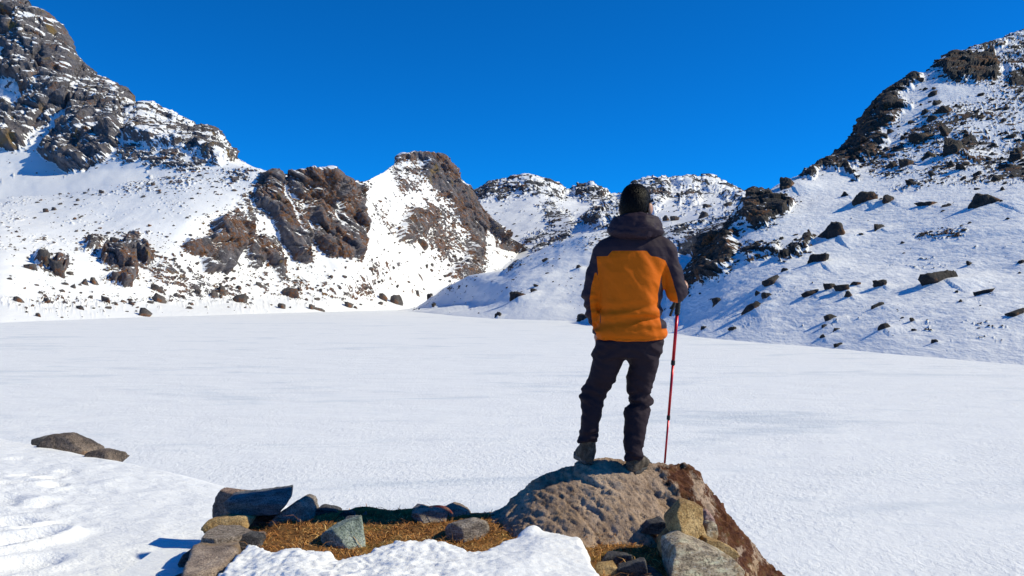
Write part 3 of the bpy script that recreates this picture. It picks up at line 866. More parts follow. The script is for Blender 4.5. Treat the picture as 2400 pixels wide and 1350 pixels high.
# ------------------------------------------------------------------ surface extraction (solid shapes from distance fields)
def snets(fun, lo, hi, h):
    lo = np.asarray(lo, float); hi = np.asarray(hi, float)
    n = np.maximum(np.ceil((hi - lo) / h).astype(int) + 1, 4)
    ax = [lo[k] + h * np.arange(n[k]) for k in range(3)]
    X, Y, Z = np.meshgrid(*ax, indexing='ij')
    f = fun(X, Y, Z)
    f = np.where(np.abs(f) < 1e-9, 1e-9, f)
    c = n - 1
    st = np.array([c[1] * c[2], c[2], 1])
    quads, cells, poss = [], [], []
    for a in range(3):
        s0 = [slice(None)] * 3; s1 = [slice(None)] * 3
        s0[a] = slice(0, -1); s1[a] = slice(1, None)
        I = np.argwhere((f[tuple(s0)] < 0) != (f[tuple(s1)] < 0))
        b, d = [k for k in range(3) if k != a]
        I = I[(I[:, b] > 0) & (I[:, b] < n[b] - 1) & (I[:, d] > 0) & (I[:, d] < n[d] - 1)]
        if len(I) == 0: continue
        J = I.copy(); J[:, a] += 1
        f0 = f[I[:, 0], I[:, 1], I[:, 2]]; f1 = f[J[:, 0], J[:, 1], J[:, 2]]
        pos = lo + h * I
        pos[:, a] += h * f0 / (f0 - f1)
        base = I @ st
        q = np.stack([base - st[b] - st[d], base - st[d], base, base - st[b]], 1)
        cells.append(q.T.ravel()); poss.append(np.tile(pos, (4, 1)))
        flip = (f0 < 0) ^ (a == 1)
        q = q.copy(); q[~flip] = q[~flip][:, ::-1]
        quads.append(q)
    Q = np.concatenate(quads); cells = np.concatenate(cells); poss = np.concatenate(poss)
    used, inv = np.unique(cells, return_inverse=True)
    inv = inv.ravel()
    cnt = np.bincount(inv)
    V = np.stack([np.bincount(inv, weights=poss[:, k]) for k in range(3)], 1) / cnt[:, None]
    return V, np.searchsorted(used, Q)

def planes_sdf(pl, k):
    N = np.array([p[0] for p in pl], float); N /= np.linalg.norm(N, axis=1)[:, None]
    D = np.array([n @ np.asarray(p[1], float) for n, p in zip(N, pl)])
    def f(X, Y, Z):
        m = None
        acc = 0
        vals = [N[i, 0] * X + N[i, 1] * Y + N[i, 2] * Z - D[i] for i in range(len(N))]
        m = np.maximum.reduce(vals)
        for v in vals: acc = acc + np.exp((v - m) / k)
        return m + k * np.log(acc)
    return f

def solid_stone(name, label, pl, lo, hi, res, mat, rough=0.03, seed=0, cat='stone', soft=0.03, group=None):
    size = float(np.max(np.asarray(hi) - np.asarray(lo)))
    base = planes_sdf(pl, soft * size * 0.16)
    def f(X, Y, Z):
        P = np.stack([X.ravel(), Y.ravel(), Z.ravel()], 1) + seed * 7.31
        b = base(X, Y, Z).ravel()
        k = np.abs(b) < 0.13 * size
        P = P[k]
        nz = 0.8 * fbm(P / (size * 0.5), 3) + 0.55 * ridged(P * np.array([1, 1, 1.8]) / (size * 0.2) + 3, 3) + 0.45 * fbm(P / (size * 0.07), 3, 0.7)
        b[k] += rough * size * nz
        return b.reshape(X.shape) + 0.002 * size
    V, F = snets(f, np.asarray(lo) - size * 0.08, np.asarray(hi) + size * 0.08, size / res)
    org = np.array([(V[:, 0].min() + V[:, 0].max()) / 2, (V[:, 1].min() + V[:, 1].max()) / 2, V[:, 2].min()])
    o = obj(name, mesh_np(name, V - org, F), mat, label=label, category=cat, group=group)
    o.location = org
    return o

def hull(pts):
    p = sorted(set(map(tuple, pts)))
    def half(q):
        h = []
        for a in q:
            while len(h) > 1 and (h[-1][0] - h[-2][0]) * (a[1] - h[-2][1]) - (h[-1][1] - h[-2][1]) * (a[0] - h[-2][0]) <= 0: h.pop()
            h.append(a)
        return h[:-1]
    return half(p) + half(p[::-1])

def stone(name, label, outline, Yc, T, mat, front=(0.0, 0.25), extra=(), res=36, rough=0.028, seed=1, cat='stone', taper=0.12, soft=0.03, group=None):
    """stone with the given photo outline (convex) at depth Yc, thickness T; extra cuts = (px, py, dY, normal)"""
    r = np.random.default_rng(seed)
    pts = np.array([W(px, py, Yc) for px, py in hull(outline)])
    c = pts.mean(0)
    pl = []
    n = len(pts)
    for i in range(n):
        a, b = pts[i], pts[(i + 1) % n]
        e = b - a
        nn = np.array([e[2], 0, -e[0]])
        nn /= np.linalg.norm(nn) + 1e-9
        if nn @ (c - a) > 0: nn = -nn
        nn[1] = r.uniform(-taper, taper) * 1.5 + taper * 0.6
        pl.append((nn, (a + b) / 2))
    pl.append(((front[0], -1.0, front[1]), c + np.array([0, -T / 2, 0])))
    pl.append(((r.uniform(-0.2, 0.2), 1.0, 0.1), c + np.array([0, T / 2, 0])))
    for (px, py, dY, nn) in extra:
        pl.append((nn, W(px, py, Yc + dY)))
    lo = pts.min(0) - np.array([0, T * 0.75, 0]); hi = pts.max(0) + np.array([0, T * 0.75, 0])
    return solid_stone(name, label, pl, lo, hi, res, mat, rough, seed, cat, soft, group)

def flat_slab(name, label, outline, z, t, mat, tilt=(0, 0), res=48, rough=0.014, seed=1, cat='stone slab', soft=0.02):
    """slab lying on the ground whose upper face fills the outline in the photo"""
    r = np.random.default_rng(seed)
    pts = np.array([W(px, py, (H - z) * FPX / (py - HOR)) for px, py in hull(outline)])
    c = pts.mean(0); pl = []
    area = 0.0
    for i in range(len(pts)):
        a, b = pts[i], pts[(i + 1) % len(pts)]
        e = b - a
        nn = np.array([e[1], -e[0], 0]); nn /= np.linalg.norm(nn) + 1e-9
        if nn @ (c - a) > 0: nn = -nn
        nn[2] = r.uniform(-0.15, 0.35)
        pl.append((nn, (a + b) / 2))
    pl.append(((tilt[0], tilt[1], 1.0), c))
    pl.append(((tilt[0], tilt[1], -1.0), c - np.array([0, 0, t])))
    lo = pts.min(0) - np.array([0, 0, t * 1.4]); hi = pts.max(0) + np.array([0, 0, t * 0.6])
    return solid_stone(name, label, pl, lo, hi, res, mat, rough, seed, cat, soft)

def fg_stone_mat(name, c0, c1, c2, k=9.0, grain=90.0, stain=None, stain_amt=0.45, band=0.0, bump=0.034):
    t = NT(name)
    vec = t.scaled((1, 1, 1 + band * 4), (0.25, 0.5, 0.2))
    n1 = t.noise(k, 8, 0.65, vec=vec)
    c = t.ramp(n1, [(0.36, c0), (0.5, c1), (0.64, c2)])
    g = t.noise(grain, 3, 0.6)
    c = t.mix(t.ramp(g, [(0.36, 0.75), (0.5, 0.0)]), c, tuple(x * 0.35 for x in c0))
    c = t.mix(t.ramp(g, [(0.58, 0.0), (0.72, 0.5)]), c, tuple(min(0.75, x * 1.7) for x in c2))
    if stain is not None:
        c = t.mix(t.ramp(t.noise(k * 0.45, 6, 0.65), [(0.68 - 0.3 * stain_amt, 0.0), (0.78 - 0.3 * stain_amt, 0.85)]), c, stain)
    h = t.math('ADD', t.math('MULTIPLY', t.noise(k * 3, 9, 0.7, vec=vec), bump), t.math('MULTIPLY', g, bump * 0.10))
    return t.fin(c, 0.82, t.bump(h, 1.0, 1.0), 0.3)

# ------------------------------------------------------------------ foreground ground
def snow_mat(name, k=3.0, amp=0.05, dirt=None):
    t = NT(name)
    c = t.mix(t.noise(k * 0.7, 4), SNOW, (0.85, 0.86, 0.885))
    if dirt:
        c = t.mix(t.ramp(t.noise(k * 0.9, 5, 0.6), [(0.60, 0.0), (0.75, dirt)]), c, (0.62, 0.52, 0.48))
    h = t.math('MULTIPLY', t.noise(k * 2.2, 7, 0.6, vec=t.scaled((0.7, 1.3, 1), (0, 0, 0.3))), amp)
    h = t.math('ADD', h, t.math('MULTIPLY', t.noise(k * 26, 3, 0.6), amp * 0.10))
    t.b.inputs['Subsurface Weight'].default_value = 0.0
    return t.fin(c, 0.55, t.bump(h, 0.9, 1.0), 0.3)

M_snow_bank = snow_mat('snow_bank_snow', 2.0, 0.06)
M_snow_near = snow_mat('crusty_snow', 5.0, 0.022, dirt=0.35)

def hfield(name, x0, x1, y0, y1, step, fz, mat, **props):
    nx, ny = int((x1 - x0) / step) + 1, int((y1 - y0) / step) + 1
    X, Y = np.meshgrid(np.linspace(x0, x1, nx), np.linspace(y0, y1, ny), indexing='ij')
    Z = fz(X, Y)
    V = np.stack([X, Y, Z], 2).reshape(-1, 3)
    me = mesh_np(name, V, grid_faces(nx, ny))
    return obj(name, me, mat, **props), X, Y, Z

def flatn(X, Y, s, o=0.0, octv=4, gain=0.5, fn=fbm):
    return fn(np.stack([X.ravel() / s, Y.ravel() / s, np.full(X.size, o)], 1), octv, gain).reshape(X.shape)

# the hill the terrace sits on, falling to the lake (out of sight below the edges)
def mound_z(X, Y):
    d = np.hypot((X + 0.6) / 1.2, Y - 2.0)
    z = 4.15 - 0.85 * np.clip(d - 2.6, 0, None)
    return np.clip(z, -0.5, None) + 0.05 * flatn(X, Y, 1.0)
hfield('hill', -12, 11, -8, 14, 0.12, mound_z, M_snow_bank, kind='structure')

# snow bank on the left with its rounded rim
def bank_z(X, Y):
    # rim line from (-8.8,12.2) through (-2.5,7.74) then bending right
    cx = np.array([-12.0, -7.16, -5.24, -3.56, -2.49, -1.9, -1.2, 0.5]); cy = np.array([11.8, 9.92, 9.08, 8.22, 7.61, 7.1, 6.3, 5.0])
    rim = np.interp(X, cx, cy)
    d = (Y - rim) * 0.78
    z = 4.38 + 0.055 * np.clip(-2.0 - X, -0.8, 6) + 0.035 * flatn(X, Y, 1.7) + 0.016 * flatn(X, Y, 0.45, 3.0) + 0.007 * flatn(X * 0.6, Y * 1.4, 0.16, 8.0)
    soft = np.where(d > -0.7, d + 0.7, 0)
    z = z - 0.05 * soft ** 2 - np.where(d > 0, 0.55 * d ** 1.5, 0)
    # trodden footprints near the left edge
    def dent(px, py, rx, ry, dep, ang):
        p = W(px, py, 1.52 * FPX / (py - HOR))
        ca, sa = math.cos(ang), math.sin(ang)
        u = ((X - p[0]) * ca + (Y - p[1]) * sa) / rx; v = (-(X - p[0]) * sa + (Y - p[1]) * ca) / ry
        q = u * u + v * v
        dep = dep * 0.5
        return -dep * (1 - sstep(0.45, 1.0, q)) + dep * 0.35 * np.exp(-((np.sqrt(q) - 1.25) / 0.25) ** 2)
    for a in [(8, 1262, .34, .15, .16, .9), (55, 1255, .26, .11, .14, 1.0), (-20, 1225, .30, .14, .12, .7), (60, 1118, .14, .09, .05, .4), (112, 1122, .13, .07, .06, .9), (128, 1138, .10, .09, .05, .2),
              (10, 1140, .2, .1, .05, .5), (100, 1222, .16, .07, .05, .8), (30, 1310, .3, .16, .09, .9), (-40, 1180, .3, .2, .08, .6), (160, 1105, .1, .06, .03, .3), (40, 1085, .12, .06, .03, .3), (75, 1180, .2, .1, .04, .4)]:
        z = z + dent(*a)
    rgh = sstep(-2.7, -3.6, X) * sstep(9.0, 7.0, Y)
    z = z + rgh * (0.03 * flatn(X, Y, 0.35, 12.0) + 0.010 * flatn(X, Y, 0.12, 14.0, 3, 0.6, ridged))
    return z
hfield('snow_bank', -9.5, -0.7, 3.4, 11.5, 0.033, bank_z, M_snow_bank, kind='structure')

# earth terrace with dry turf
TZ = 4.62
TP = [(-1.84, 5.46), (-1.5, 5.62), (-0.9, 5.72), (-0.2, 5.70), (0.6, 5.6), (0.95, 5.2), (0.98, 4.4), (0.9, 2.6), (-1.75, 2.6), (-1.68, 4.4)]
def terrace_z(X, Y):
    sd = poly_sd(TP, X, Y)
    z = TZ - 0.05 * sstep(-1.35, -1.6, X) + 0.022 * flatn(X, Y, 0.5, 2.0) + 0.012 * flatn(X, Y, 0.12, 5.0)
    berm = np.exp(-((Y - 5.60 - 0.03 * np.sin(X * 5)) / 0.10) ** 2) * sstep(-1.35, -1.1, X) * sstep(0.0, -0.3, X)
    z = z + berm * (0.030 + 0.05 * flatn(X, Y, 0.22, 7.0))
    z = z - 0.55 * sstep(0.06, -0.16, sd) - np.where(sd < -0.1, (-(sd + 0.1)) * 0.6, 0)
    return z
def turf_mat():
    t = NT('dry_turf')
    n = t.noise(14, 6, 0.7)
    c = t.ramp(n, [(0.3, (0.06, 0.03, 0.012)), (0.5, (0.22, 0.105, 0.03)), (0.7, (0.40, 0.21, 0.06))])
    c = t.mix(t.ramp(t.noise(3.5, 4), [(0.52, 0.0), (0.64, 0.7)]), c, (0.20, 0.14, 0.03))
    return t.fin(c, 0.9, t.bump(t.noise(60, 6, 0.7), 0.8, 0.02), 0.2)
M_turf = turf_mat()
hfield('terrace', -2.1, 1.7, 2.6, 6.1, 0.022, terrace_z, M_turf, kind='structure')

# ------------------------------------------------------------------ the boulder the hiker stands on
CR = np.array([(1020, 1245), (1090, 1218), (1120, 1204), (1170, 1190), (1195, 1165), (1220, 1143), (1250, 1122), (1275, 1110), (1300, 1101), (1355, 1087), (1420, 1077), (1460, 1081), (1500, 1086), (1570, 1093), (1612, 1101), (1636, 1113),
               (1660, 1140), (1682, 1166), (1720, 1212), (1760, 1264), (1800, 1318), (1860, 1356), (1960, 1440), (2200, 1640)], float)
YC = 5.65
def boulder_z(X, Y, detail=True):
    px = 1200 + FPX * X / np.maximum(Y, 0.5)
    py = np.interp(px, CR[:, 0], CR[:, 1])
    zc = H + (HOR - py) / FPX * YC
    d = YC - Y
    g = np.clip(d / 0.98, 0, 1.15) ** 1.35
    z = zc - np.clip(zc - 4.57, 0, None) * np.where(d > 0, g, 0) - np.where(d > 0, 0.10 * d, 0)
    z = z - np.where(d < 0, 0.25 * (-d) + 1.6 * d * d, 0)
    return z
xs = np.linspace(-0.55, 2.3, 330); ys = np.linspace(3.7, 6.5, 300)
BX, BY = np.meshgrid(xs, ys, indexing='ij')
BZ = boulder_z(BX, BY)
Pb = np.stack([BX, BY, BZ], 2)
nb_ = grid_normals(Pb)
Q = Pb.reshape(-1, 3)
QS = Q.copy(); QS[:, 0] += 0.5 * Q[:, 1]      # foliation of the rock runs down to the right
pxB = (1200 + FPX * Q[:, 0] / Q[:, 1]); pyB = HOR - (Q[:, 2] - H) / Q[:, 1] * FPX
mossy = sstep(-45, 60, (pxB - 1505) - (pyB - 1095) * 0.78)
disp_ = 0.045 * fbm(Q / 0.42, 3) + 0.018 * ridged(QS / np.array([0.16, 0.34, 0.22]) + 4, 5, 0.62) + 0.014 * fbm(QS / 0.055 + 8, 3, 0.7)
fa_, ga_ = facets(QS / np.array([0.20, 0.34, 0.26]) + 5); fb2, gb2 = facets(QS / np.array([0.06, 0.10, 0.08]) + 9)
ang_ = 0.62; ua = Q[:, 0] * math.cos(ang_) + Q[:, 1] * math.sin(ang_); va = -Q[:, 0] * math.sin(ang_) + Q[:, 1] * math.cos(ang_)
UV = np.stack([ua, va, Q[:, 2]], 1)
str1 = ridged(UV / np.array([0.085, 0.50, 0.3]) + 61, 4, 0.6); str2 = ridged(UV / np.array([0.03, 0.13, 0.08]) + 67, 3, 0.65)
fa_, ga_ = facets(UV / np.array([0.24, 0.55, 0.4]) + 5.3)
disp_ = 0.040 * fbm(Q / 0.42, 3) + 0.010 * str1 - 0.010 * str2 + 0.008 * fbm(Q / 0.028 + 8, 3, 0.75)
disp_ = disp_ + 0.036 * fa_ + 0.010 * fb2 - 0.006 * sstep(0.06, 0.0, ga_) - 0.005 * sstep(0.15, 0, gb2) + 0.008 * fbm(QS / np.array([0.05, 0.12, 0.07]) + 51, 3, 0.7)
pit = fbm(QS / np.array([0.05, 0.09, 0.06]) + 15, 3, 0.6)
disp_ = disp_ + mossy * (0.018 * fbm(Q / 0.10 + 30, 3) + 0.010 * fbm(Q / 0.03 + 33, 2))
near_feet = np.exp(-(((Q[:, 0] - 0.62) / 0.42) ** 2 + ((Q[:, 1] - 5.6) / 0.18) ** 2))
disp_ = disp_ * (1 - 0.55 * near_feet)
Pb2 = (Q + nb_.reshape(-1, 3) * disp_[:, None])
def boulder_mat():
    t = NT('boulder_granite')
    vec = t.scaled((1.0, 0.30, 0.8), (0, 0, 0.62))
    n1 = t.noise(7.0, 10, 0.75, vec=vec)
    c = t.ramp(n1, [(0.26, (0.07, 0.052, 0.043)), (0.41, (0.30, 0.205, 0.145)), (0.54, (0.50, 0.36, 0.265)), (0.72, (0.72, 0.54, 0.40))])
    c = t.mix(t.ramp(t.noise(2.2, 5, 0.6), [(0.50, 0.0), (0.66, 0.6)]), c, (0.55, 0.36, 0.20))
    c = t.mix(t.ramp(t.noise(70, 4, 0.65), [(0.34, 0.75), (0.43, 0.0)]), c, (0.025, 0.022, 0.02))
    c = t.mix(t.ramp(t.noise(18, 5, 0.65), [(0.62, 0.0), (0.7, 0.5)]), c, (0.13, 0.065, 0.02))
    m = t.attr('moss')
    mf = t.math('ADD', t.math('MULTIPLY', m, 0.84), t.math('MULTIPLY', t.math('SUBTRACT', t.noise(5.0, 8, 0.72, vec=vec), 0.5), 2.4))
    mf = t.ramp(mf, [(0.62, 0.0), (0.74, 1.0)])
    mc = t.ramp(t.noise(13, 6, 0.7), [(0.3, (0.022, 0.009, 0.006)), (0.45, (0.085, 0.026, 0.012)), (0.57, (0.15, 0.058, 0.022)), (0.68, (0.09, 0.072, 0.02))])
    c = t.mix(mf, c, mc)
    h = t.math('ADD', t.math('MULTIPLY', t.noise(30, 10, 0.75, vec=vec), 0.030), t.math('MULTIPLY', t.noise(120, 3, 0.6), 0.004))
    return t.fin(c, 0.88, t.bump(h, 1.0, 1.0), 0.25)
org = np.array([0.75, 5.2, 4.3])
mb = mesh_np('big_boulder', Pb2 - org, grid_faces(330, 300))
add_attr(mb, 'moss', mossy)
bo = obj('big_boulder', mb, boulder_mat(), label='broad brown weathered boulder under the hiker\'s boots, rust-red moss on its right flank', category='boulder')
bo.location = org

# ------------------------------------------------------------------ crusty snow lying on the terrace
SP = [(470, 1420), (500, 1340), (560, 1278), (600, 1274), (650, 1287), (700, 1280), (745, 1292), (775, 1274), (800, 1305), (850, 1292), (900, 1276), (960, 1264), (1020, 1262), (1070, 1268), (1105, 1287), (1135, 1284), (1180, 1262), (1225, 1246), (1300, 1246),
      (1372, 1256), (1388, 1290), (1398, 1312), (1440, 1375), (1440, 1900), (300, 1900)]
SPW = [W(px, py, (H - TZ - 0.06) * FPX / (py - HOR))[:2] for px, py in SP]
def patch_z(X, Y):
    jx = X + 0.035 * flatn(X, Y, 0.10, 1.0) + 0.02 * flatn(X, Y, 0.04, 4.0); jy = Y + 0.035 * flatn(X, Y, 0.10, 2.0) + 0.02 * flatn(X, Y, 0.04, 6.0)
    sd = poly_sd(SPW, jx, jy)
    th = 0.085 * sstep(-0.01, 0.05, sd) + 0.05 * sstep(0.0, 0.6, sd)
    lump = 0.030 * flatn(X, Y, 0.30, 9.0) + 0.015 * flatn(X, Y, 0.10, 10.0, 4, 0.55) + 0.010 * flatn(X, Y, 0.05, 13.0, 3, 0.6, ridged)
    left = sstep(0.1, -0.6, X)
    lump = lump * (0.45 + 0.9 * left)
    # drift against the boulder, with its blown-up tip
    tip = W(1243, 1228, 5.0)
    q = np.hypot((X - tip[0]) / 0.075, (Y - tip[1] - 0.02) / 0.13)
    drift = 0.085 * np.exp(-q * q) * sstep(0.0, 0.05, sd + 0.02)
    q2 = np.hypot((X - 0.28) / 0.3, (Y - 4.78) / 0.22)
    drift = drift + 0.012 * np.exp(-q2 * q2)
    z = TZ - 0.03 + np.where(sd > -0.03, th + (lump + drift) * sstep(-0.02, 0.06, sd), -0.08)
    under = boulder_z(X, Y)
    return np.where(sd > 0, np.maximum(z, np.minimum(under + 0.02 + lump * 0.6, z + 0.035)), z)
hfield('snow_patch', -2.1, 0.75, 3.2, 5.25, 0.0105, patch_z, M_snow_near, kind='structure')

# ------------------------------------------------------------------ dry grass (uncountable blades)
def grass():
    r = np.random.default_rng(5)
    n = 30000
    X = r.uniform(-1.75, 1.1, n); Y = r.uniform(3.9, 5.72, n)
    snow = poly_sd(SPW, X, Y)
    zb = boulder_z(X, Y); zt = terrace_z(X, Y)
    px = 1200 + FPX * X / Y
    ok = (snow < -0.0) & (poly_sd(TP, X, Y) > 0.02)
    cl = flatn(X, Y, 0.16, 40.0)
    ok &= (zb < zt + 0.015) | ((px > 1380) & (px < 1600) & (zb < zt + 0.05))
    ok &= (cl > -0.42) & ((Y < 5.48) | (np.random.default_rng(3).random(len(Y)) < 0.25))
    X, Y = X[ok], Y[ok]
    Z = np.maximum(terrace_z(X, Y), np.where(zb[ok] < zt[ok] + 0.05, zb[ok], -9)) - 0.004
    n = len(X)
    L = r.uniform(0.02, 0.055, n) * np.where(r.random(n) < 0.04, 2.4, 1.0) * np.clip(1.0 + 1.6 * flatn(X, Y, 0.12, 90.0), 0.6, 2.2)
    a = r.uniform(0, 2 * np.pi, n); el = r.uniform(0.02, 0.65, n)
    dirv = np.stack([np.cos(a) * np.cos(el), np.sin(a) * np.cos(el), np.sin(el)], 1)
    side = np.stack([-np.sin(a), np.cos(a), r.normal(0, 0.4, n)], 1) * (r.uniform(0.0011, 0.0024, n))[:, None]
    B = np.stack([X, Y, Z], 1)
    mid = B + dirv * (L * 0.55)[:, None] + np.array([0, 0, 1]) * (L * 0.12)[:, None]
    tipv = B + dirv * L[:, None] - np.array([0, 0, 1]) * (L * 0.10)[:, None]
    V = np.stack([B - side, B + side, mid + side * 0.8, mid - side * 0.8, tipv], 1).reshape(-1, 3)
    k = np.arange(n)[:, None] * 5
    F = np.concatenate([k + np.array([[0, 1, 2]]), k + np.array([[0, 2, 3]]), k + np.array([[3, 2, 4]])])
    me = mesh_np('dry_grass', V, F)
    add_attr(me, 'tone', np.repeat(np.clip(r.normal(0.5, 0.22, n) + 0.35 * flatn(X, Y, 0.3, 77.0), 0, 1), 5))
    t = NT('dry_grass')
    c = t.ramp(t.attr('tone'), [(0.1, (0.09, 0.036, 0.012)), (0.4, (0.36, 0.135, 0.03)), (0.65, (0.56, 0.26, 0.065)), (0.95, (0.65, 0.46, 0.20))])
    t.fin(c, 0.7, None, 0.3)
    return obj('dry_grass', me, t.m, kind='stuff', label='matted golden-brown dry grass on the terrace')
grass()

# ------------------------------------------------------------------ stones round the terrace
S_grey = fg_stone_mat('grey_schist', (0.168, 0.135, 0.113), (0.336, 0.277, 0.231), (0.504, 0.42, 0.35), 9, 110, band=0.6)
S_slab = fg_stone_mat('grey_brown_schist', (0.208, 0.155, 0.122), (0.382, 0.287, 0.225), (0.556, 0.426, 0.327), 7, 120, (0.30, 0.19, 0.09), 0.25, band=0.3)
S_dark = fg_stone_mat('dark_slate', (0.0438, 0.0413, 0.0438), (0.1, 0.0938, 0.0938), (0.175, 0.163, 0.156), 8, 100, band=0.7)
S_blue = fg_stone_mat('slate_banded', (0.0945, 0.101, 0.108), (0.203, 0.209, 0.216), (0.311, 0.311, 0.311), 8, 120, band=1.0)
S_brown = fg_stone_mat('brown_gneiss', (0.165, 0.112, 0.087), (0.315, 0.217, 0.173), (0.465, 0.338, 0.27), 8, 100, (0.26, 0.14, 0.07), 0.3)
S_rim = fg_stone_mat('brown_black_rock', (0.05, 0.04, 0.035), (0.13, 0.098, 0.078), (0.24, 0.185, 0.145), 4, 60, (0.30, 0.15, 0.06), 0.4)
S_tan = fg_stone_mat('tan_sandstone', (0.281, 0.162, 0.0585), (0.508, 0.314, 0.126), (0.713, 0.48, 0.225), 9, 120, (0.14, 0.10, 0.055), 0.3)
S_white = fg_stone_mat('pale_veined_gneiss', (0.215, 0.17, 0.125), (0.593, 0.475, 0.34), (0.75, 0.709, 0.511), 11, 70, (0.40, 0.235, 0.10), 0.5, band=0.5)
S_green = fg_stone_mat('green_grey_stone', (0.135, 0.168, 0.138), (0.33, 0.391, 0.324), (0.525, 0.581, 0.489), 10, 100, (0.06, 0.085, 0.10), 0.25)
S_pink = fg_stone_mat('pink_stone', (0.273, 0.143, 0.117), (0.442, 0.26, 0.221), (0.585, 0.39, 0.338), 12, 120)
S_speck = fg_stone_mat('speckled_granite', (0.167, 0.128, 0.101), (0.409, 0.324, 0.255), (0.665, 0.54, 0.428), 38, 120, (0.30, 0.20, 0.09), 0.15)

stone('stone', 'upright reddish-brown slab at the left back corner of the terrace wall', [(504, 1222), (503, 1190), (510, 1160), (524, 1142), (545, 1145), (585, 1154), (606, 1170), (608, 1222)], 5.78, 0.20, S_brown, (-0.25, 0.12), seed=2)
stone('stone', 'long slanting blue-grey slab propped on the terrace wall beside the brown one', [(532, 1168), (545, 1160), (674, 1147), (687, 1145), (683, 1168), (655, 1201), (566, 1205), (545, 1187)], 5.56, 0.24, S_blue, (0.0, -0.12),
      [(605, 1178, -0.115, (0.04, -0.6, 0.8))], res=44, seed=3, rough=0.018)
stone('stone', 'dark filler stone added to darken the gap under the propped slab', [(584, 1232), (588, 1206), (610, 1200), (652, 1198), (660, 1212), (656, 1232)], 5.66, 0.16, S_dark, (0, 0.3), seed=60, res=28)  # added filler, keeps the gap dark where bank snow showed through
stone('stone', 'flat tan stone wedged under the propped slabs', [(498, 1226), (512, 1208), (560, 1203), (592, 1206), (598, 1222), (578, 1238), (515, 1238)], 5.40, 0.28, S_tan, (0, 0.9), [(545, 1210, -0.1, (0, -0.35, 1))], seed=4)
stone('stone', 'conical grey stone with a pale tip in the terrace wall', [(640, 1228), (664, 1198), (690, 1176), (708, 1164), (724, 1170), (738, 1190), (744, 1208), (735, 1230)], 5.58, 0.26, S_grey, (-0.1, 0.55), seed=5)
stone('stone', 'low dark block right of the conical stone', [(738, 1222), (742, 1192), (755, 1186), (790, 1190), (803, 1198), (806, 1224)], 5.66, 0.18, S_dark, (0, 0.4), seed=6)
stone('stone', 'dark rounded stone in the middle of the shaded wall', [(796, 1228), (802, 1200), (820, 1193), (836, 1198), (845, 1212), (846, 1230)], 5.60, 0.18, S_dark, (0, 0.4), seed=7)
stone('stone', 'little bluish stone leaning behind the green triangular one', [(800, 1226), (812, 1210), (838, 1206), (846, 1218), (838, 1230)], 5.35, 0.10, S_blue, (0, 0.6), seed=8, res=24)
stone('stone', 'small pointed stone on the shaded wall right of the green triangular one', [(845, 1218), (848, 1206), (858, 1196), (866, 1210), (866, 1222)], 5.58, 0.08, S_blue, (0, 0.3), seed=9, res=24)
stone('stone', 'rear brown-grey stone by the red cloth strip', [(955, 1208), (965, 1190), (985, 1182), (1010, 1187), (1020, 1200), (1015, 1215)], 5.68, 0.16, S_slab, (0.1, 0.6), seed=10)
stone('stone', 'grey oblong stone in front of the red cloth strip', [(962, 1212), (966, 1199), (990, 1194), (1030, 1190), (1047, 1197), (1050, 1212), (1020, 1222), (985, 1222)], 5.48, 0.18, S_grey, (0.35, 0.7), [(980, 1212, -0.09, (-0.7, -0.7, -0.1))], seed=11)
stone('stone', 'grey-brown stone right of the red cloth strip', [(1030, 1214), (1040, 1186), (1052, 1180), (1075, 1186), (1098, 1197), (1108, 1214), (1100, 1224), (1050, 1224)], 5.62, 0.2, S_slab, (0.4, 0.7), seed=12)
stone('stone', 'grey broken block at the foot of the big boulder, left of it', [(1042, 1242), (1052, 1226), (1112, 1213), (1136, 1221), (1149, 1244), (1136, 1256), (1075, 1269), (1048, 1264)], 5.10, 0.24, S_grey, (0.0, -0.1),
      [(1092, 1239, -0.11, (0.02, -0.45, 0.9)), (1100, 1252, -0.09, (0.45, -0.88, 0.15)), (1085, 1252, -0.11, (-0.5, -0.86, 0.0))], seed=13, rough=0.02)
stone('stone', 'green-grey triangular stone standing on the dry grass', [(754, 1252), (768, 1238), (846, 1212), (853, 1232), (858, 1283), (835, 1294), (810, 1298), (785, 1282), (757, 1268)], 4.98, 0.22, S_green, (0.45, 1.0),
      [(790, 1268, -0.09, (-0.45, -0.88, 0.05))], res=44, seed=14, rough=0.02)
flat_slab('stone_slab', 'pale speckled slab on the left edge of the terrace', [(470, 1262), (486, 1240), (515, 1226), (566, 1224), (594, 1240), (578, 1252), (535, 1262), (500, 1266)], 4.675, 0.11, S_speck, (0.02, 0.05), seed=15)
flat_slab('stone_slab', 'largest grey-brown slab at the lower left corner of the terrace', [(452, 1272), (500, 1254), (562, 1259), (558, 1288), (532, 1318), (480, 1336), (440, 1360), (420, 1362), (436, 1310)], 4.665, 0.16, S_slab, (0.02, 0.03), res=56, seed=16)
flat_slab('stone_slab', 'thin tan stone between the largest slab and the crusty snow', [(488, 1342), (520, 1326), (552, 1320), (570, 1332), (545, 1346), (500, 1352)], 4.63, 0.06, S_tan, seed=17)
stone('stone', 'small dark stone at the edge of the turf next to the speckled slab', [(553, 1272), (560, 1256), (585, 1246), (612, 1254), (622, 1268), (600, 1280)], 4.97, 0.12, S_dark, (0, 0.6), seed=18, res=28)
stone('stone', 'rusty stone half sunk in turf by the small dark stone', [(582, 1262), (590, 1246), (612, 1245), (624, 1258), (620, 1270)], 5.1, 0.1, S_brown, (0, 0.7), seed=19, res=26)
stone('stone', 'dark stone under the left rim of the largest slab', [(430, 1312), (436, 1296), (455, 1280), (470, 1280), (470, 1325), (440, 1330)], 5.0, 0.25, S_dark, (0, 0.2), seed=20, res=28)
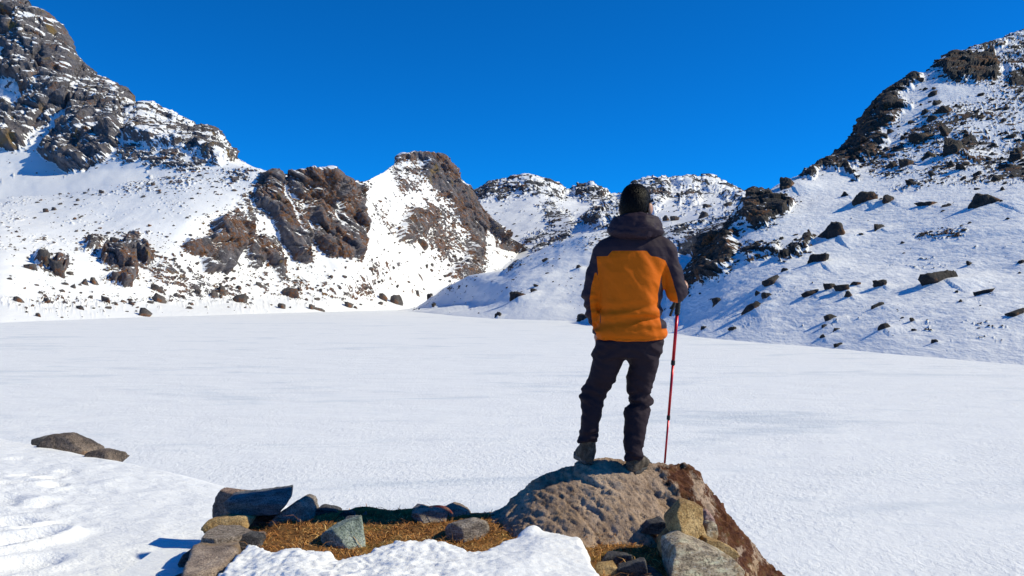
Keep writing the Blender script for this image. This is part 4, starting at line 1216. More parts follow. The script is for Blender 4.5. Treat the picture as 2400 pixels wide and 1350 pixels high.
stone('stone', 'dark stone under the slab corner at the bottom edge', [(412, 1375), (422, 1342), (445, 1335), (460, 1375)], 4.55, 0.2, S_dark, (0, 0.2), seed=21, res=28)
# cairn
stone('cairn_stone', 'big pale veined stone at the base of the cairn', [(1552, 1295), (1562, 1268), (1590, 1256), (1648, 1271), (1700, 1294), (1728, 1322), (1730, 1345), (1712, 1385), (1562, 1385), (1556, 1340)], 4.50, 0.36, S_white, (0.42, 0.55), res=48, seed=30, rough=0.02)
stone('cairn_stone', 'flat tan stone in the middle of the cairn', [(1543, 1258), (1556, 1243), (1600, 1232), (1644, 1224), (1656, 1258), (1650, 1276), (1600, 1272), (1550, 1292)], 4.80, 0.26, S_tan, (0.35, 0.5), [(1610, 1250, -0.12, (0.5, -0.85, 0.15))], seed=31, rough=0.022)
stone('cairn_stone', 'topmost tan stone of the cairn', [(1557, 1226), (1570, 1200), (1592, 1175), (1606, 1173), (1646, 1188), (1644, 1216), (1612, 1247), (1584, 1251), (1568, 1240)], 4.74, 0.2, S_tan, (0.55, 0.5), [(1575, 1215, -0.08, (-0.75, -0.65, 0.1))], seed=32, rough=0.022)
stone('cairn_stone', 'round pale pebble on the right of the cairn', [(1647, 1240), (1652, 1224), (1665, 1218), (1677, 1226), (1680, 1243), (1670, 1257), (1655, 1258)], 4.86, 0.14, S_white, (0.4, 0.4), seed=33, res=28, soft=0.12)
stone('cairn_stone', 'small pink stone behind the cairn', [(1640, 1225), (1644, 1198), (1655, 1193), (1668, 1206), (1670, 1226)], 4.98, 0.12, S_pink, (0, 0.2), seed=34, res=26)
stone('cairn_stone', 'tan wedge stone behind the big pale one', [(1640, 1285), (1650, 1258), (1680, 1264), (1712, 1284), (1720, 1300), (1700, 1310)], 4.66, 0.16, S_tan, (0, 0.4), seed=35, res=30)
stone('cairn_stone', 'narrow tan stone at the left foot of the cairn', [(1544, 1298), (1548, 1272), (1562, 1264), (1572, 1280), (1570, 1304)], 4.62, 0.14, S_tan, (-0.3, 0.2), seed=36, res=26)
# stones at the bottom edge
stone('stone', 'dark wedge stone with a tan rim at the bottom edge', [(1440, 1362), (1446, 1328), (1480, 1315), (1512, 1307), (1517, 1328), (1508, 1372), (1450, 1375)], 4.42, 0.16, S_dark, (-0.35, -0.05), seed=40)
stone('stone', 'small tan stone against the snow at the bottom edge', [(1394, 1340), (1398, 1320), (1425, 1317), (1444, 1322), (1446, 1340), (1435, 1356), (1405, 1352)], 4.44, 0.12, S_tan, (0.1, 0.3), seed=41, res=28)
stone('stone', 'flat dark grey stone behind the dark wedge stone', [(1405, 1320), (1420, 1300), (1450, 1293), (1474, 1296), (1478, 1318), (1460, 1326)], 4.62, 0.16, S_dark, (-0.2, 0.2), seed=42, res=30)
stone('stone', 'dark rounded stone at the bottom edge left of the cairn', [(1486, 1380), (1496, 1346), (1520, 1336), (1548, 1342), (1562, 1360), (1562, 1385)], 4.36, 0.18, S_dark, (0, 0.3), seed=43, res=30)
stone('stone', 'black stone standing in for the shadow in the hollow left of the cairn top', [(1496, 1246), (1520, 1222), (1550, 1214), (1562, 1224), (1562, 1248), (1520, 1250)], 4.98, 0.12, S_dark, (-0.3, -0.1), seed=44, res=30)  # shadow of the hollow modelled as a dark stone
# rocks on the snow bank rim
stone('boulder', 'largest brown rock on the rim of the left snow bank', [(116, 1044), (130, 1026), (148, 1013), (170, 1014), (202, 1029), (224, 1046), (230, 1066), (225, 1095), (150, 1095)], 9.0, 0.5, S_rim, (0.0, 0.35), res=48, seed=50, cat='boulder', rough=0.022)
stone('boulder', 'small dark rock at the left end of the snow bank rim', [(86, 1034), (96, 1022), (108, 1020), (124, 1028), (128, 1066), (105, 1066)], 9.15, 0.3, S_dark, (0, 0.4), seed=51, cat='boulder', res=28)
stone('boulder', 'low brown rock at the right end of the snow bank rim', [(208, 1074), (216, 1056), (240, 1051), (268, 1058), (286, 1082), (262, 1105), (225, 1105)], 8.55, 0.3, S_rim, (0, 0.5), seed=52, cat='boulder', res=34)

# red cloth strip over the stones
def ribbon():
    pts = [(1006, 1193, 5.47), (1017, 1191, 5.45), (1029, 1190.5, 5.44), (1040, 1193, 5.43), (1050, 1198, 5.42), (1058, 1204, 5.41), (1063, 1210, 5.40)]
    wd = [3.0, 4.0, 4.5, 6.0, 6.5, 5.0, 3.0]
    up, dn = [], []
    for (px, py, Y), w in zip(pts, wd):
        p = W(px, py, Y) + np.array([0, -0.035, 0.02]); k = w / FPX * Y / 2
        up.append(p + np.array([0.2 * k, 0.6 * k, 1.1 * k])); dn.append(p - np.array([0.2 * k, 0.6 * k, 1.1 * k]))
    V = np.array(up + dn); n = len(pts)
    F = [(i, i + 1, n + i + 1, n + i) for i in range(n - 1)]
    org = V.mean(0)
    t = NT('faded_red_cloth')
    c = t.mix(t.ramp(t.noise(30, 4), [(0.4, 0.0), (0.6, 1.0)]), (0.42, 0.05, 0.03), (0.5, 0.22, 0.12))
    t.fin(c, 0.8, t.bump(t.noise(80, 4), 0.5, 0.01))
    o = obj('cloth_strip', mesh_np('cloth_strip', V - org, F), t.m, label='faded red cloth strip lying across the wall stones', category='cloth')
    o.location = org
    m = o.modifiers.new('solid', 'SOLIDIFY'); m.thickness = 0.003
    m = o.modifiers.new('sub', 'SUBSURF'); m.levels = m.render_levels = 2
ribbon()

# ------------------------------------------------------------------ the hiker
def smin(a, b, k):
    h = np.clip(0.5 + 0.5 * (b - a) / k, 0, 1)
    return b * (1 - h) + a * h - k * h * (1 - h)

class Field:
    """a distance field on a grid; primitives are blended in locally"""
    def __init__(s, lo, hi, h):
        s.lo = np.asarray(lo, float); s.h = h
        s.n = np.ceil((np.asarray(hi) - s.lo) / h).astype(int) + 1
        s.f = np.full(s.n, 0.3, np.float32)
    def box(s, a, b):
        i0 = np.clip(np.floor((a - s.lo) / s.h).astype(int), 0, s.n); i1 = np.clip(np.ceil((b - s.lo) / s.h).astype(int) + 1, 0, s.n)
        sl_ = tuple(slice(i0[k], i1[k]) for k in range(3))
        G = np.meshgrid(*[s.lo[k] + s.h * np.arange(i0[k], i1[k]) for k in range(3)], indexing='ij')
        return sl_, G
    def put(s, fn, a, b, k, sub=False):
        pad = 0.05 + k
        sl_, G = s.box(np.asarray(a) - pad, np.asarray(b) + pad)
        v = fn(*G)
        s.f[sl_] = smin(s.f[sl_], v, k) if not sub else -smin(-s.f[sl_], v, k)
    def cone(s, a, b, ra, rb, k=0.02, flat=None):
        a = np.asarray(a, float); b = np.asarray(b, float)
        d = b - a; L2 = d @ d + 1e-9
        def fn(X, Y, Z):
            t = np.clip(((X - a[0]) * d[0] + (Y - a[1]) * d[1] + (Z - a[2]) * d[2]) / L2, 0, 1)
            return np.sqrt((X - a[0] - t * d[0]) ** 2 + (Y - a[1] - t * d[1]) ** 2 + (Z - a[2] - t * d[2]) ** 2) - (ra + (rb - ra) * t)
        m = max(ra, rb)
        s.put(fn, np.minimum(a, b) - m, np.maximum(a, b) + m, k)
    def chain(s, pts, k=0.02):
        for (p, r), (q, r2) in zip(pts[:-1], pts[1:]): s.cone(p, q, r, r2, k)
    def ell(s, c, r, k=0.02, rot=0.0, sub=False, tilt=0.0):
        c = np.asarray(c, float); r = np.asarray(r, float)
        cz, sz = math.cos(rot), math.sin(rot); ct, st = math.cos(tilt), math.sin(tilt)
        def fn(X, Y, Z):
            x, y, z = X - c[0], Y - c[1], Z - c[2]
            x, y = x * cz + y * sz, -x * sz + y * cz
            y, z = y * ct + z * st, -y * st + z * ct
            q = np.sqrt((x / r[0]) ** 2 + (y / r[1]) ** 2 + (z / r[2]) ** 2)
            return (q - 1) * r.min() * (0.6 + 0.4 * np.clip(q, 0, 1.5))
        m = r.max()
        s.put(fn, c - m, c + m, k, sub)
    def mesh(s, deform=None, band=0):
        f = s.f
        if deform is not None:
            G = np.meshgrid(*[s.lo[k] + s.h * np.arange(s.n[k]) for k in range(3)], indexing='ij')
            if band:
                k = np.abs(f) < band
                f = f.copy(); f[k] = deform(f[k], G[0][k], G[1][k], G[2][k])
            else:
                f = deform(f, *G)
        def fun(X, Y, Z): return f
        return snets(fun, s.lo, s.lo + s.h * (s.n - 1.5), s.h)

def relax(V, F, it=2, w=0.5):
    e = np.concatenate([F[:, [0, 1]], F[:, [1, 2]], F[:, [2, 3]], F[:, [3, 0]]])
    e = np.concatenate([e, e[:, ::-1]])
    cnt = np.bincount(e[:, 0], minlength=len(V))[:, None]
    for _ in range(it):
        acc = np.stack([np.bincount(e[:, 0], weights=V[e[:, 1], k], minlength=len(V)) for k in range(3)], 1)
        V = V * (1 - w) + w * acc / np.maximum(cnt, 1)
    return V

PY = 5.56                                   # depth of the hiker's body
def B(px, py, dy=0.0): return W(px, py, PY + dy)
S = PY / FPX                                # metres per photo pixel at the hiker
person = bpy.data.objects.new('person', None)
col.objects.link(person)
PB = np.array([B(1440, 1095)[0], PY, 4.90])
person.location = PB
person['label'] = 'hiker in orange and black jacket standing on the boulder, back turned, holding a red pole'
person['category'] = 'person'
def part(name, V, F, mat, attrs=None, parent=None, label=None, sm=True):
    me = mesh_np(name, V - PB, F, sm)
    for k, v in (attrs or {}).items(): add_attr(me, k, v)
    return obj(name, me, mat, parent or person, label=label)

def fabric(name, c0, rough=0.75, weave=900.0, wr=22.0, wamp=0.006, sheen=0.0):
    t = NT(name)
    col_ = t.mix(t.noise(35, 4), c0, tuple(x * 0.82 for x in c0))
    h = t.math('ADD', t.math('MULTIPLY', t.noise(wr, 5, 0.55, vec=t.scaled((0.7, 0.7, 1.6))), wamp), t.math('MULTIPLY', t.noise(weave, 2), 0.0004))
    t.b.inputs['Sheen Weight'].default_value = sheen
    return t.fin(col_, rough, t.bump(h, 0.9, 1.0), 0.12)

# hand that grips the pole; pole axis
GT = W(1594, 652, PY + 0.20); TIP = W(1557, 1096, PY + 0.19)
ax_ = (TIP - GT) / np.linalg.norm(TIP - GT)
GC = GT + ax_ * 0.055                        # middle of the fist

# --- body: one continuous skin from head to feet, both hands with fingers
HC = B(1489, 480)                            # head centre
TURN = -0.45                                 # head turned a little to the right
bd = Field(B(1350, 425) - np.array([0, 0.25, 0]), B(1640, 1115) + np.array([0, 0.45, 0]), 0.0058) if False else None
lo_b = np.array([B(1345, 0)[0], PY - 0.24, 4.86]); hi_b = np.array([B(1632, 0)[0], PY + 0.40, B(0, 424)[2]])
bd = Field(lo_b, hi_b, 0.006)
bd.ell(HC + np.array([0, 0.0, 0.012]), (0.076, 0.096, 0.098), 0.01, TURN)                    # skull
fw = np.array([math.sin(-TURN), math.cos(-TURN), 0])                                     # facing direction
rt = np.array([fw[1], -fw[0], 0])
bd.ell(HC + fw * 0.045 + np.array([0, 0, -0.045]), (0.058, 0.058, 0.075), 0.03, TURN)        # face and jaw
bd.cone(HC + fw * 0.098 + np.array([0, 0, 0.0]), HC + fw * 0.120 + np.array([0, 0, -0.030]), 0.010, 0.014, 0.012)   # nose
bd.ell(HC + fw * 0.088 + np.array([0, 0, -0.078]), (0.026, 0.014, 0.010), 0.01, TURN)        # mouth
for sgn in (-1, 1):
    bd.ell(HC + rt * sgn * 0.0955 + fw * 0.002 + np.array([0, 0, -0.028]), (0.014, 0.024, 0.038), 0.008, TURN + sgn * -0.35)   # ear
    bd.ell(HC + fw * 0.088 + rt * sgn * 0.032 + np.array([0, 0, 0.008]), (0.013, 0.012, 0.009), 0.006, TURN)                   # eye
bd.cone(HC + np.array([0, -0.005, -0.05]), B(1486, 560), 0.056, 0.060, 0.02)                  # neck
SHL, SHR = B(1415, 592), B(1562, 594)
bd.cone(B(1485, 560), SHL, 0.05, 0.045, 0.03); bd.cone(B(1485, 560), SHR, 0.05, 0.045, 0.03)
bd.cone(B(1484, 590), B(1475, 760), 0.115, 0.105, 0.06); bd.cone(B(1475, 760), B(1474, 785), 0.10, 0.09, 0.03)
ELL, WRL = B(1388, 690, -0.01), B(1405, 766, 0.05)
ELR, WRR = B(1590, 690, -0.03), GC + np.array([-0.030, -0.085, -0.012])
bd.chain([(SHL, 0.05), (ELL, 0.04), (WRL, 0.027)], 0.02)
bd.chain([(SHR, 0.05), (ELR, 0.04), (WRR, 0.027)], 0.02)
# left hand, slipped by the pocket: palm and five curled fingers
HL = B(1401, 790, 0.06)
bd.cone(WRL, HL, 0.026, 0.024, 0.015); bd.ell(HL + np.array([0, 0.01, -0.02]), (0.016, 0.038, 0.045), 0.012)
for q in range(4):
    a = HL + np.array([0, -0.022 + 0.018 * q, -0.055]); ln = (0.036, 0.043, 0.040, 0.030)[q]
    bd.chain([(a, 0.0095), (a + np.array([0.004, 0.006, -ln * 0.55]), 0.009), (a + np.array([0.016, 0.008, -ln * 1.1]), 0.0078)], 0.004)
bd.chain([(HL + np.array([0.004, 0.030, -0.005]), 0.011), (HL + np.array([0.012, 0.050, -0.030]), 0.010), (HL + np.array([0.018, 0.052, -0.052]), 0.0085)], 0.005)
# right hand closed on the grip
bd.cone(WRR, GC + np.array([0.022, -0.030, 0.0]), 0.026, 0.026, 0.015)
bd.ell(GC + np.array([0.030, -0.008, 0.0]), (0.017, 0.036, 0.042), 0.012, 0.25)
for q in range(4):
    c = GC + ax_ * (-0.030 + 0.0205 * q)
    R_ = 0.026; pts = []
    for j, th in enumerate((0.1, 0.9, 1.8, 2.7)):
        pts.append((c + np.array([R_ * math.cos(th), R_ * math.sin(th) + 0.004, 0.0]), (0.0100, 0.0097, 0.009, 0.0082)[j]))
    bd.chain(pts, 0.004)
bd.chain([(GC + np.array([0.026, -0.028, 0.018]), 0.012), (GC + np.array([0.004, -0.030, 0.036]), 0.0105), (GC + np.array([-0.018, -0.014, 0.045]), 0.009)], 0.005)
# legs and feet inside the clothes
HPL, KNL, ANL = B(1434, 812), B(1394, 925, 0.05), B(1379, 1040, 0.02)
HPR, KNR, ANR = B(1510, 812), B(1499, 930, 0.06), B(1483, 1066, -0.04)
bd.chain([(HPL, 0.06), (KNL, 0.045), (ANL, 0.032), (B(1378, 1066, 0.06), 0.03), (B(1372, 1070, 0.16), 0.024)], 0.02)
bd.chain([(HPR, 0.06), (KNR, 0.045), (ANR, 0.032), (B(1487, 1088, -0.02), 0.03), (B(1507, 1084, 0.08), 0.024)], 0.02)
Vb, Fb = bd.mesh()
t = NT('skin')
t.b.inputs['Subsurface Weight'].default_value = 0.08
t.b.inputs['Subsurface Radius'].default_value = (0.01, 0.004, 0.002)
M_skin = t.fin(t.mix(t.noise(60, 4), (0.40, 0.20, 0.13), (0.48, 0.25, 0.165)), 0.5, t.bump(t.noise(300, 3), 0.2, 0.002))
part('body', relax(Vb, Fb, 1), Fb, M_skin)

# --- hair: cropped cap, ragged strands at the edge
hr = Field(HC - 0.17, HC + 0.17, 0.0048)
hr.ell(HC + np.array([0, -0.006, 0.020]), (0.0900, 0.110, 0.112), 0.01, TURN)
hr.ell(HC - fw * 0.045 + np.array([0, 0, -0.030]), (0.080, 0.066, 0.080), 0.03, TURN)
def hair_cut(f, X, Y, Z):
    a = np.stack([X - HC[0], Y - HC[1], Z - HC[2]], -1)
    fr = a @ fw; si = a @ rt
    P = np.stack([X.ravel(), Y.ravel(), Z.ravel()], 1)
    ang = np.arctan2(si, -fr)
    st = fbm(np.stack([ang.ravel() * 9, Z.ravel() * 14, fr.ravel() * 12], 1), 3, 0.6).reshape(X.shape)
    f = f + 0.0025 * st
    # open at the face, round the ears and along the nape
    face = (fr - 0.035) - 0.55 * np.clip(a[..., 2] - 0.03, -0.02, 0.09)
    f = np.maximum(f, face)
    ear = 0.040 - np.sqrt((fr - 0.012) ** 2 + ((a[..., 2] + 0.030) * 0.8) ** 2) + np.where(np.abs(si) > 0.055, 0, -1)
    f = np.maximum(f, ear)
    f = np.maximum(f, -(a[..., 2] + 0.078 + 0.012 * st))
    return f
Vh, Fh = hr.mesh(hair_cut)
t = NT('black_hair')
hn = t.noise(90, 5, 0.7, vec=t.scaled((1, 1, 0.16)))
M_hair = t.fin(t.ramp(hn, [(0.35, (0.0015, 0.0013, 0.0015)), (0.6, (0.004, 0.003, 0.003)), (0.75, (0.011, 0.008, 0.007))]), 0.45, t.bump(hn, 0.9, 0.006), 0.12)
Vh = relax(Vh, Fh, 2, 0.5)
def strands(n=7000):
    r = np.random.default_rng(4)
    c = Vh[Fh].mean(1)
    nn = np.cross(Vh[Fh[:, 2]] - Vh[Fh[:, 0]], Vh[Fh[:, 3]] - Vh[Fh[:, 1]]); nn /= np.linalg.norm(nn, axis=1)[:, None] + 1e-9
    out = c - HC
    nn *= np.sign((nn * out).sum(1))[:, None]
    ok = np.flatnonzero((out[:, 2] > -0.07) & (np.linalg.norm(out, axis=1) > 0.07))
    k = r.choice(ok, n)
    p, q = c[k], nn[k]
    crown = HC + np.array([0.012, -0.035, 0.125])
    t_ = p - crown + np.array([0, 0, -0.05]) + r.normal(0, 0.022, (n, 3))
    t_ -= q * (t_ * q).sum(1)[:, None]; t_ /= np.linalg.norm(t_, axis=1)[:, None] + 1e-9
    sd_ = np.cross(t_, q) * r.uniform(0.0008, 0.0016, n)[:, None]
    ln = r.uniform(0.018, 0.042, n)[:, None]; lift = r.uniform(0.001, 0.005, n)[:, None]
    m_ = p + t_ * ln * 0.5 + q * lift; e_ = p + t_ * ln + q * lift * 0.9 - q * ln * ln * 4.5
    V_ = np.stack([p - sd_, p + sd_, m_ + sd_, m_ - sd_, e_ + sd_ * 0.3, e_ - sd_ * 0.3], 1).reshape(-1, 3)
    b = np.arange(n)[:, None] * 6
    return V_, np.concatenate([b + np.array([[0, 1, 2, 3]]), b + np.array([[3, 2, 4, 5]])])
Vs, Fs = strands()
part('hair', np.concatenate([Vh, Vs]), np.concatenate([Fh, Fs + len(Vh)]), M_hair)

# --- glasses: only a temple arm and rim show past the ear
gl = Field(HC - 0.17, HC + 0.17, 0.0030)
gl.f[:] = 0.1
for sgn in (-1, 1):
    eye = HC + fw * 0.104 + rt * sgn * 0.034 + np.array([0, 0, 0.004]); side = HC + fw * 0.088 + rt * sgn * 0.075 + np.array([0, 0, 0.010])
    gl.cone(side, HC + fw * 0.002 + rt * sgn * 0.096 + np.array([0, 0, 0.008]), 0.0035, 0.0035, 0.002)
    prev = None
    for k in range(13):
        th = k / 12 * 2 * math.pi
        p = eye + rt * (0.028 * math.cos(th)) + np.array([0, 0, 0.020 * math.sin(th)])
        if prev is not None: gl.cone(prev, p, 0.003, 0.003, 0.002)
        prev = p
    gl.cone(eye + rt * sgn * 0.028, side, 0.003, 0.003, 0.002)
gl.cone(HC + fw * 0.110 - rt * 0.008, HC + fw * 0.110 + rt * 0.008, 0.003, 0.003, 0.002)
Vg, Fg = gl.mesh()
M_black = NT('black_plastic').fin((0.012, 0.012, 0.013), 0.45)
part('glasses', Vg, Fg, M_black)

# --- jacket: torso loft, sleeves, hem
TOR = np.array([  # py, left px, right px, half depth (m), dy
    (548, 1440, 1535, 0.085, 0.0), (562, 1414, 1562, 0.105, 0.0), (580, 1399, 1578, 0.122, 0.0), (605, 1396, 1571, 0.132, 0.0), (640, 1397, 1556, 0.134, -0.005),
    (690, 1402, 1550, 0.134, -0.005), (725, 1404, 1549, 0.132, -0.004), (750, 1400, 1555, 0.138, -0.002), (775, 1396, 1560, 0.148, 0.0), (800, 1399, 1558, 0.145, 0.0)], float)
jk = Field(np.array([B(1352, 0)[0], PY - 0.24, B(0, 812)[2]]), np.array([B(1632, 0)[0], PY + 0.40, B(0, 520)[2]]), 0.0066)
def torso(X, Y, Z):
    py = HOR - (Z - H) / PY * FPX
    L_ = (np.interp(py, TOR[:, 0], TOR[:, 1]) - 1200) * S; R_ = (np.interp(py, TOR[:, 0], TOR[:, 2]) - 1200) * S
    b = np.interp(py, TOR[:, 0], TOR[:, 3]); dy = np.interp(py, TOR[:, 0], TOR[:, 4])
    a = (R_ - L_) / 2; c = (R_ + L_) / 2
    q = (np.abs((X - c) / a) ** 2.5 + np.abs((Y - PY - dy) / b) ** 2.5) ** (1 / 2.5)
    f = (q - 1) * np.minimum(a, b) * 0.9
    f = np.maximum(f, (548 - py) * S)
    hem = 797 + 3.0 * ((X - B(1478, 0)[0]) / 0.2) ** 2 * -1.5 + 1.5
    return np.maximum(f, (py - hem) * S)
jk.put(torso, jk.lo, jk.lo + jk.h * jk.n, 0.001)
jk.cone(B(1486, 552), B(1420, 586), 0.072, 0.058, 0.03); jk.cone(B(1488, 552), B(1560, 588), 0.072, 0.060, 0.03)
# sleeves
CUFF_L = B(1403, 772, 0.055)
jk.chain([(B(1413, 594), 0.064), (B(1396, 645, -0.005), 0.060), (B(1386, 692, -0.01), 0.057)], 0.018)
jk.chain([(B(1386, 692, -0.01), 0.057), (B(1391, 735, 0.02), 0.049), (CUFF_L, 0.036)], 0.012)
EL = B(1586, 684, -0.03)
jk.chain([(B(1560, 598), 0.068), (B(1573, 640, -0.012), 0.066), (EL, 0.064)], 0.018)
jk.chain([(EL, 0.064), (EL * 0.45 + WRR * 0.55 + np.array([0.004, 0, -0.006]), 0.055), (WRR + np.array([0, -0.012, -0.002]), 0.042)], 0.014)
def wrinkle(f, X, Y, Z):
    px = 1200 + (X / PY) * FPX; py = HOR - (Z - H) / PY * FPX
    P = np.stack([X.ravel(), Y.ravel(), Z.ravel()], 1)
    back = Y < PY
    # horizontal folds gathering above the hem, stronger at the right
    nz = fbm(np.stack([X.ravel() * 7, Y.ravel() * 5, Z.ravel() * 26], 1), 3).reshape(X.shape)
    wgt = np.exp(-((py - 742) / 28) ** 2) * (0.6 + 0.5 * sstep(1440, 1550, px)) * sstep(1385, 1410, px) * sstep(1575, 1550, px)
    d = 0.011 * nz * wgt
    fold = np.sin((py - 742 + 0.10 * (px - 1480) + 5 * nz) / 5.2)
    d = d + 0.0100 * fold * wgt
    # cinched hem with a rolled edge
    d = d - 0.006 * np.exp(-((py - 781) / 10.0) ** 2) + 0.004 * np.exp(-((py - 792) / 2.5) ** 2)
    # broad soft folds over the back
    d = d + 0.012 * fbm(np.stack([X.ravel() * 9 + Z.ravel() * 5, Y.ravel() * 6, Z.ravel() * 5], 1), 3).reshape(X.shape)
    # sleeve creases
    slv = sstep(1405, 1395, px) + sstep(1560, 1572, px)
    d = d + 0.0085 * slv * fbm(np.stack([X.ravel() * 12, Y.ravel() * 12, Z.ravel() * 24 + X.ravel() * 14], 1) + 9, 3).reshape(X.shape)
    d = d + 0.006 * sstep(1404, 1396, px) * sstep(680, 700, py) * np.sin((py + 0.25 * px) / 3.6)
    # yoke seam
    seam = 590 + np.clip((np.abs(px - 1470) - 40) / 10, 0, 1) * 13
    d = d + 0.0022 * np.exp(-((py - seam) / 1.8) ** 2) * back * sstep(1390, 1396, px) * sstep(1560, 1552, px)
    return f + d
Vj, Fj = jk.mesh(wrinkle, 0.04)
Vj = relax(Vj, Fj, 1, 0.4)
# panel map: >0 orange, <0 charcoal, measured in pixels from the seam
jpx = 1200 + Vj[:, 0] / PY * FPX; jpy = HOR - (Vj[:, 2] - H) / PY * FPX
back = [(1396, 602), (1420, 602), (1430, 590), (1509, 590), (1519, 602), (1534, 604), (1554, 612), (1546, 640), (1540, 670), (1536, 690), (1538, 720), (1541, 740), (1543, 769), (1575, 769), (1575, 830), (1388, 830), (1396, 776), (1406, 755), (1404, 720), (1403, 680), (1399, 640)]
inl = [(1396, 640), (1401, 660), (1404, 700), (1404, 760), (1402, 790), (1391, 775), (1385, 740), (1380, 700), (1384, 670), (1392, 640)]
inr = [(1554, 612), (1562, 628), (1572, 660), (1584, 706), (1590, 716), (1570, 716), (1552, 684), (1546, 664), (1545, 640)]
d_back = poly_sd(back, jpx, jpy); d_il = poly_sd(inl, jpx, jpy); d_ir = poly_sd(inr, jpx, jpy)
pan = np.where(Vj[:, 1] < PY + 0.07, np.maximum(np.maximum(d_back, d_il), d_ir), np.where(jpy > 769, 5.0, -5.0))
pan = np.where((Vj[:, 1] >= PY + 0.07) & (jpy < 769) & (jpy > 605) & (jpx > 1420) & (jpx < 1535), 5.0, pan)
sleeve_l = jpx < 1403
pan = np.clip(pan, -6, 6)
t = NT('jacket_shell')
pf = t.ramp(t.math('ADD', t.math('MULTIPLY', t.attr('panel'), 0.5), 0.5), [(0.40, 0.0), (0.60, 1.0)])
rid = t.noise(420, 2)
fb_o = t.mix(t.noise(25, 4), (0.58, 0.115, 0.001), (0.64, 0.13, 0.002))
fb_d = t.mix(t.noise(25, 4), (0.027, 0.017, 0.026), (0.034, 0.022, 0.032))
jc = t.mix(pf, fb_d, fb_o)
jh = t.math('ADD', t.math('MULTIPLY', t.noise(13, 4, 0.5, vec=t.scaled((0.8, 0.8, 1.4))), 0.0045), t.math('MULTIPLY', rid, 0.0006))
M_jacket = t.fin(jc, 0.7, t.bump(jh, 0.9, 1.0), 0.15)
jacket = part('jacket', Vj, Fj, M_jacket, {'panel': pan})
M_char = fabric('charcoal_shell', (0.031, 0.020, 0.031), 0.62, 700, 14, 0.004, 0.0)

# hood folded on the shoulders
hd = Field(B(1420, 0) * np.array([1, 0, 0]) + np.array([0, PY - 0.24, B(0, 575)[2]]), B(1566, 0) * np.array([1, 0, 0]) + np.array([0, PY + 0.18, B(0, 488)[2]]), 0.006)
NK = B(1489, 525, 0.0)
def hood(X, Y, Z):
    x, y, z = X - NK[0], Y - NK[1] + 0.012, Z - NK[2]
    ang = np.arctan2(x, -y)
    # a fat sagging roll round the neck, thick and low at the back
    bk = 0.5 + 0.5 * np.cos(ang)
    R_ = 0.088 + 0.008 * bk
    zc = -0.026 + 0.012 * (1 - bk) + 0.006 * np.sin(ang * 2 + 1)
    hw = 0.054 - 0.20 * np.clip(z, -0.06, 0.06) + 0.008 * bk; hh = 0.062 + 0.020 * bk
    rr = np.sqrt((x / 1.10) ** 2 + y ** 2)
    q = (np.abs((rr - R_) / hw) ** 2.2 + np.abs((z - zc) / hh) ** 2.2) ** (1 / 2.2)
    f = (q - 1) * hw * 0.85
    P = np.stack([ang.ravel() * 1.6, z.ravel() * 17, rr.ravel() * 14], 1)
    w = fbm(P + 4, 3).reshape(X.shape)
    f = f + 0.010 * w + 0.0045 * np.sin((z * 85) + ang * 2.2 + 5 * w) * sstep(0.03, -0.05, z) * bk
    f = f - 0.006 * np.exp(-((z - 0.038) / 0.010) ** 2) * bk        # stitched rim
    return f
hd.put(hood, hd.lo, hd.lo + hd.h * hd.n, 0.001)
Vd, Fd = hd.mesh()
part('hood', relax(Vd, Fd, 1, 0.4), Fd, M_char)

# --- trousers: one garment with two legs
tr = Field(np.array([B(1346, 0)[0], PY - 0.22, B(0, 1086)[2]]), np.array([B(1566, 0)[0], PY + 0.24, B(0, 768)[2]]), 0.0066)
def pants(table, top=None):
    T_ = np.array(table, float)   # py, left px, right px, half depth, dy
    def fn(X, Y, Z):
        py = HOR - (Z - H) / PY * FPX
        L_ = (np.interp(py, T_[:, 0], T_[:, 1]) - 1200) * S; R_ = (np.interp(py, T_[:, 0], T_[:, 2]) - 1200) * S
        b = np.interp(py, T_[:, 0], T_[:, 3]); dy = np.interp(py, T_[:, 0], T_[:, 4])
        a = (R_ - L_) / 2; c = (R_ + L_) / 2
        q = (np.abs((X - c) / a) ** 2.2 + np.abs((Y - PY - dy) / b) ** 2.2) ** (1 / 2.2)
        f = (q - 1) * np.minimum(a, b) * 0.9
        f = np.maximum(f, (T_[0, 0] - py) * S)
        return np.maximum(f, (py - T_[-1, 0]) * S)
    return fn
LEGL = [(800, 1400, 1468, .115, 0.0), (835, 1391, 1467, .110, 0.01), (860, 1386, 1456, .102, 0.02), (885, 1380, 1445, .096, 0.03), (905, 1373, 1438, .088, 0.045), (915, 1366, 1434, .084, 0.05), (928, 1364, 1421, .080, 0.05),
        (940, 1364, 1414, .080, 0.045), (952, 1364, 1415, .082, 0.04), (975, 1362, 1411, .080, 0.03), (1000, 1361, 1404, .074, 0.02), (1020, 1359, 1403, .070, 0.02), (1036, 1357, 1399, .068, 0.02)]
LEGR = [(800, 1468, 1550, .115, 0.0), (832, 1467, 1547, .110, 0.0), (855, 1475, 1543, .104, 0.01), (880, 1470, 1538, .098, 0.02), (905, 1469, 1531, .092, 0.04), (925, 1473, 1527, .086, 0.05), (940, 1476, 1529, .082, 0.05),
        (958, 1465, 1527, .084, 0.04), (980, 1463, 1523, .082, 0.02), (1010, 1462, 1513, .076, 0.0), (1035, 1461, 1507, .072, -0.02), (1055, 1461, 1505, .070, -0.03), (1076, 1462, 1503, .066, -0.035)]
tr.put(pants(LEGL), tr.lo, tr.lo + tr.h * tr.n, 0.012)
tr.put(pants(LEGR), tr.lo, tr.lo + tr.h * tr.n, 0.012)
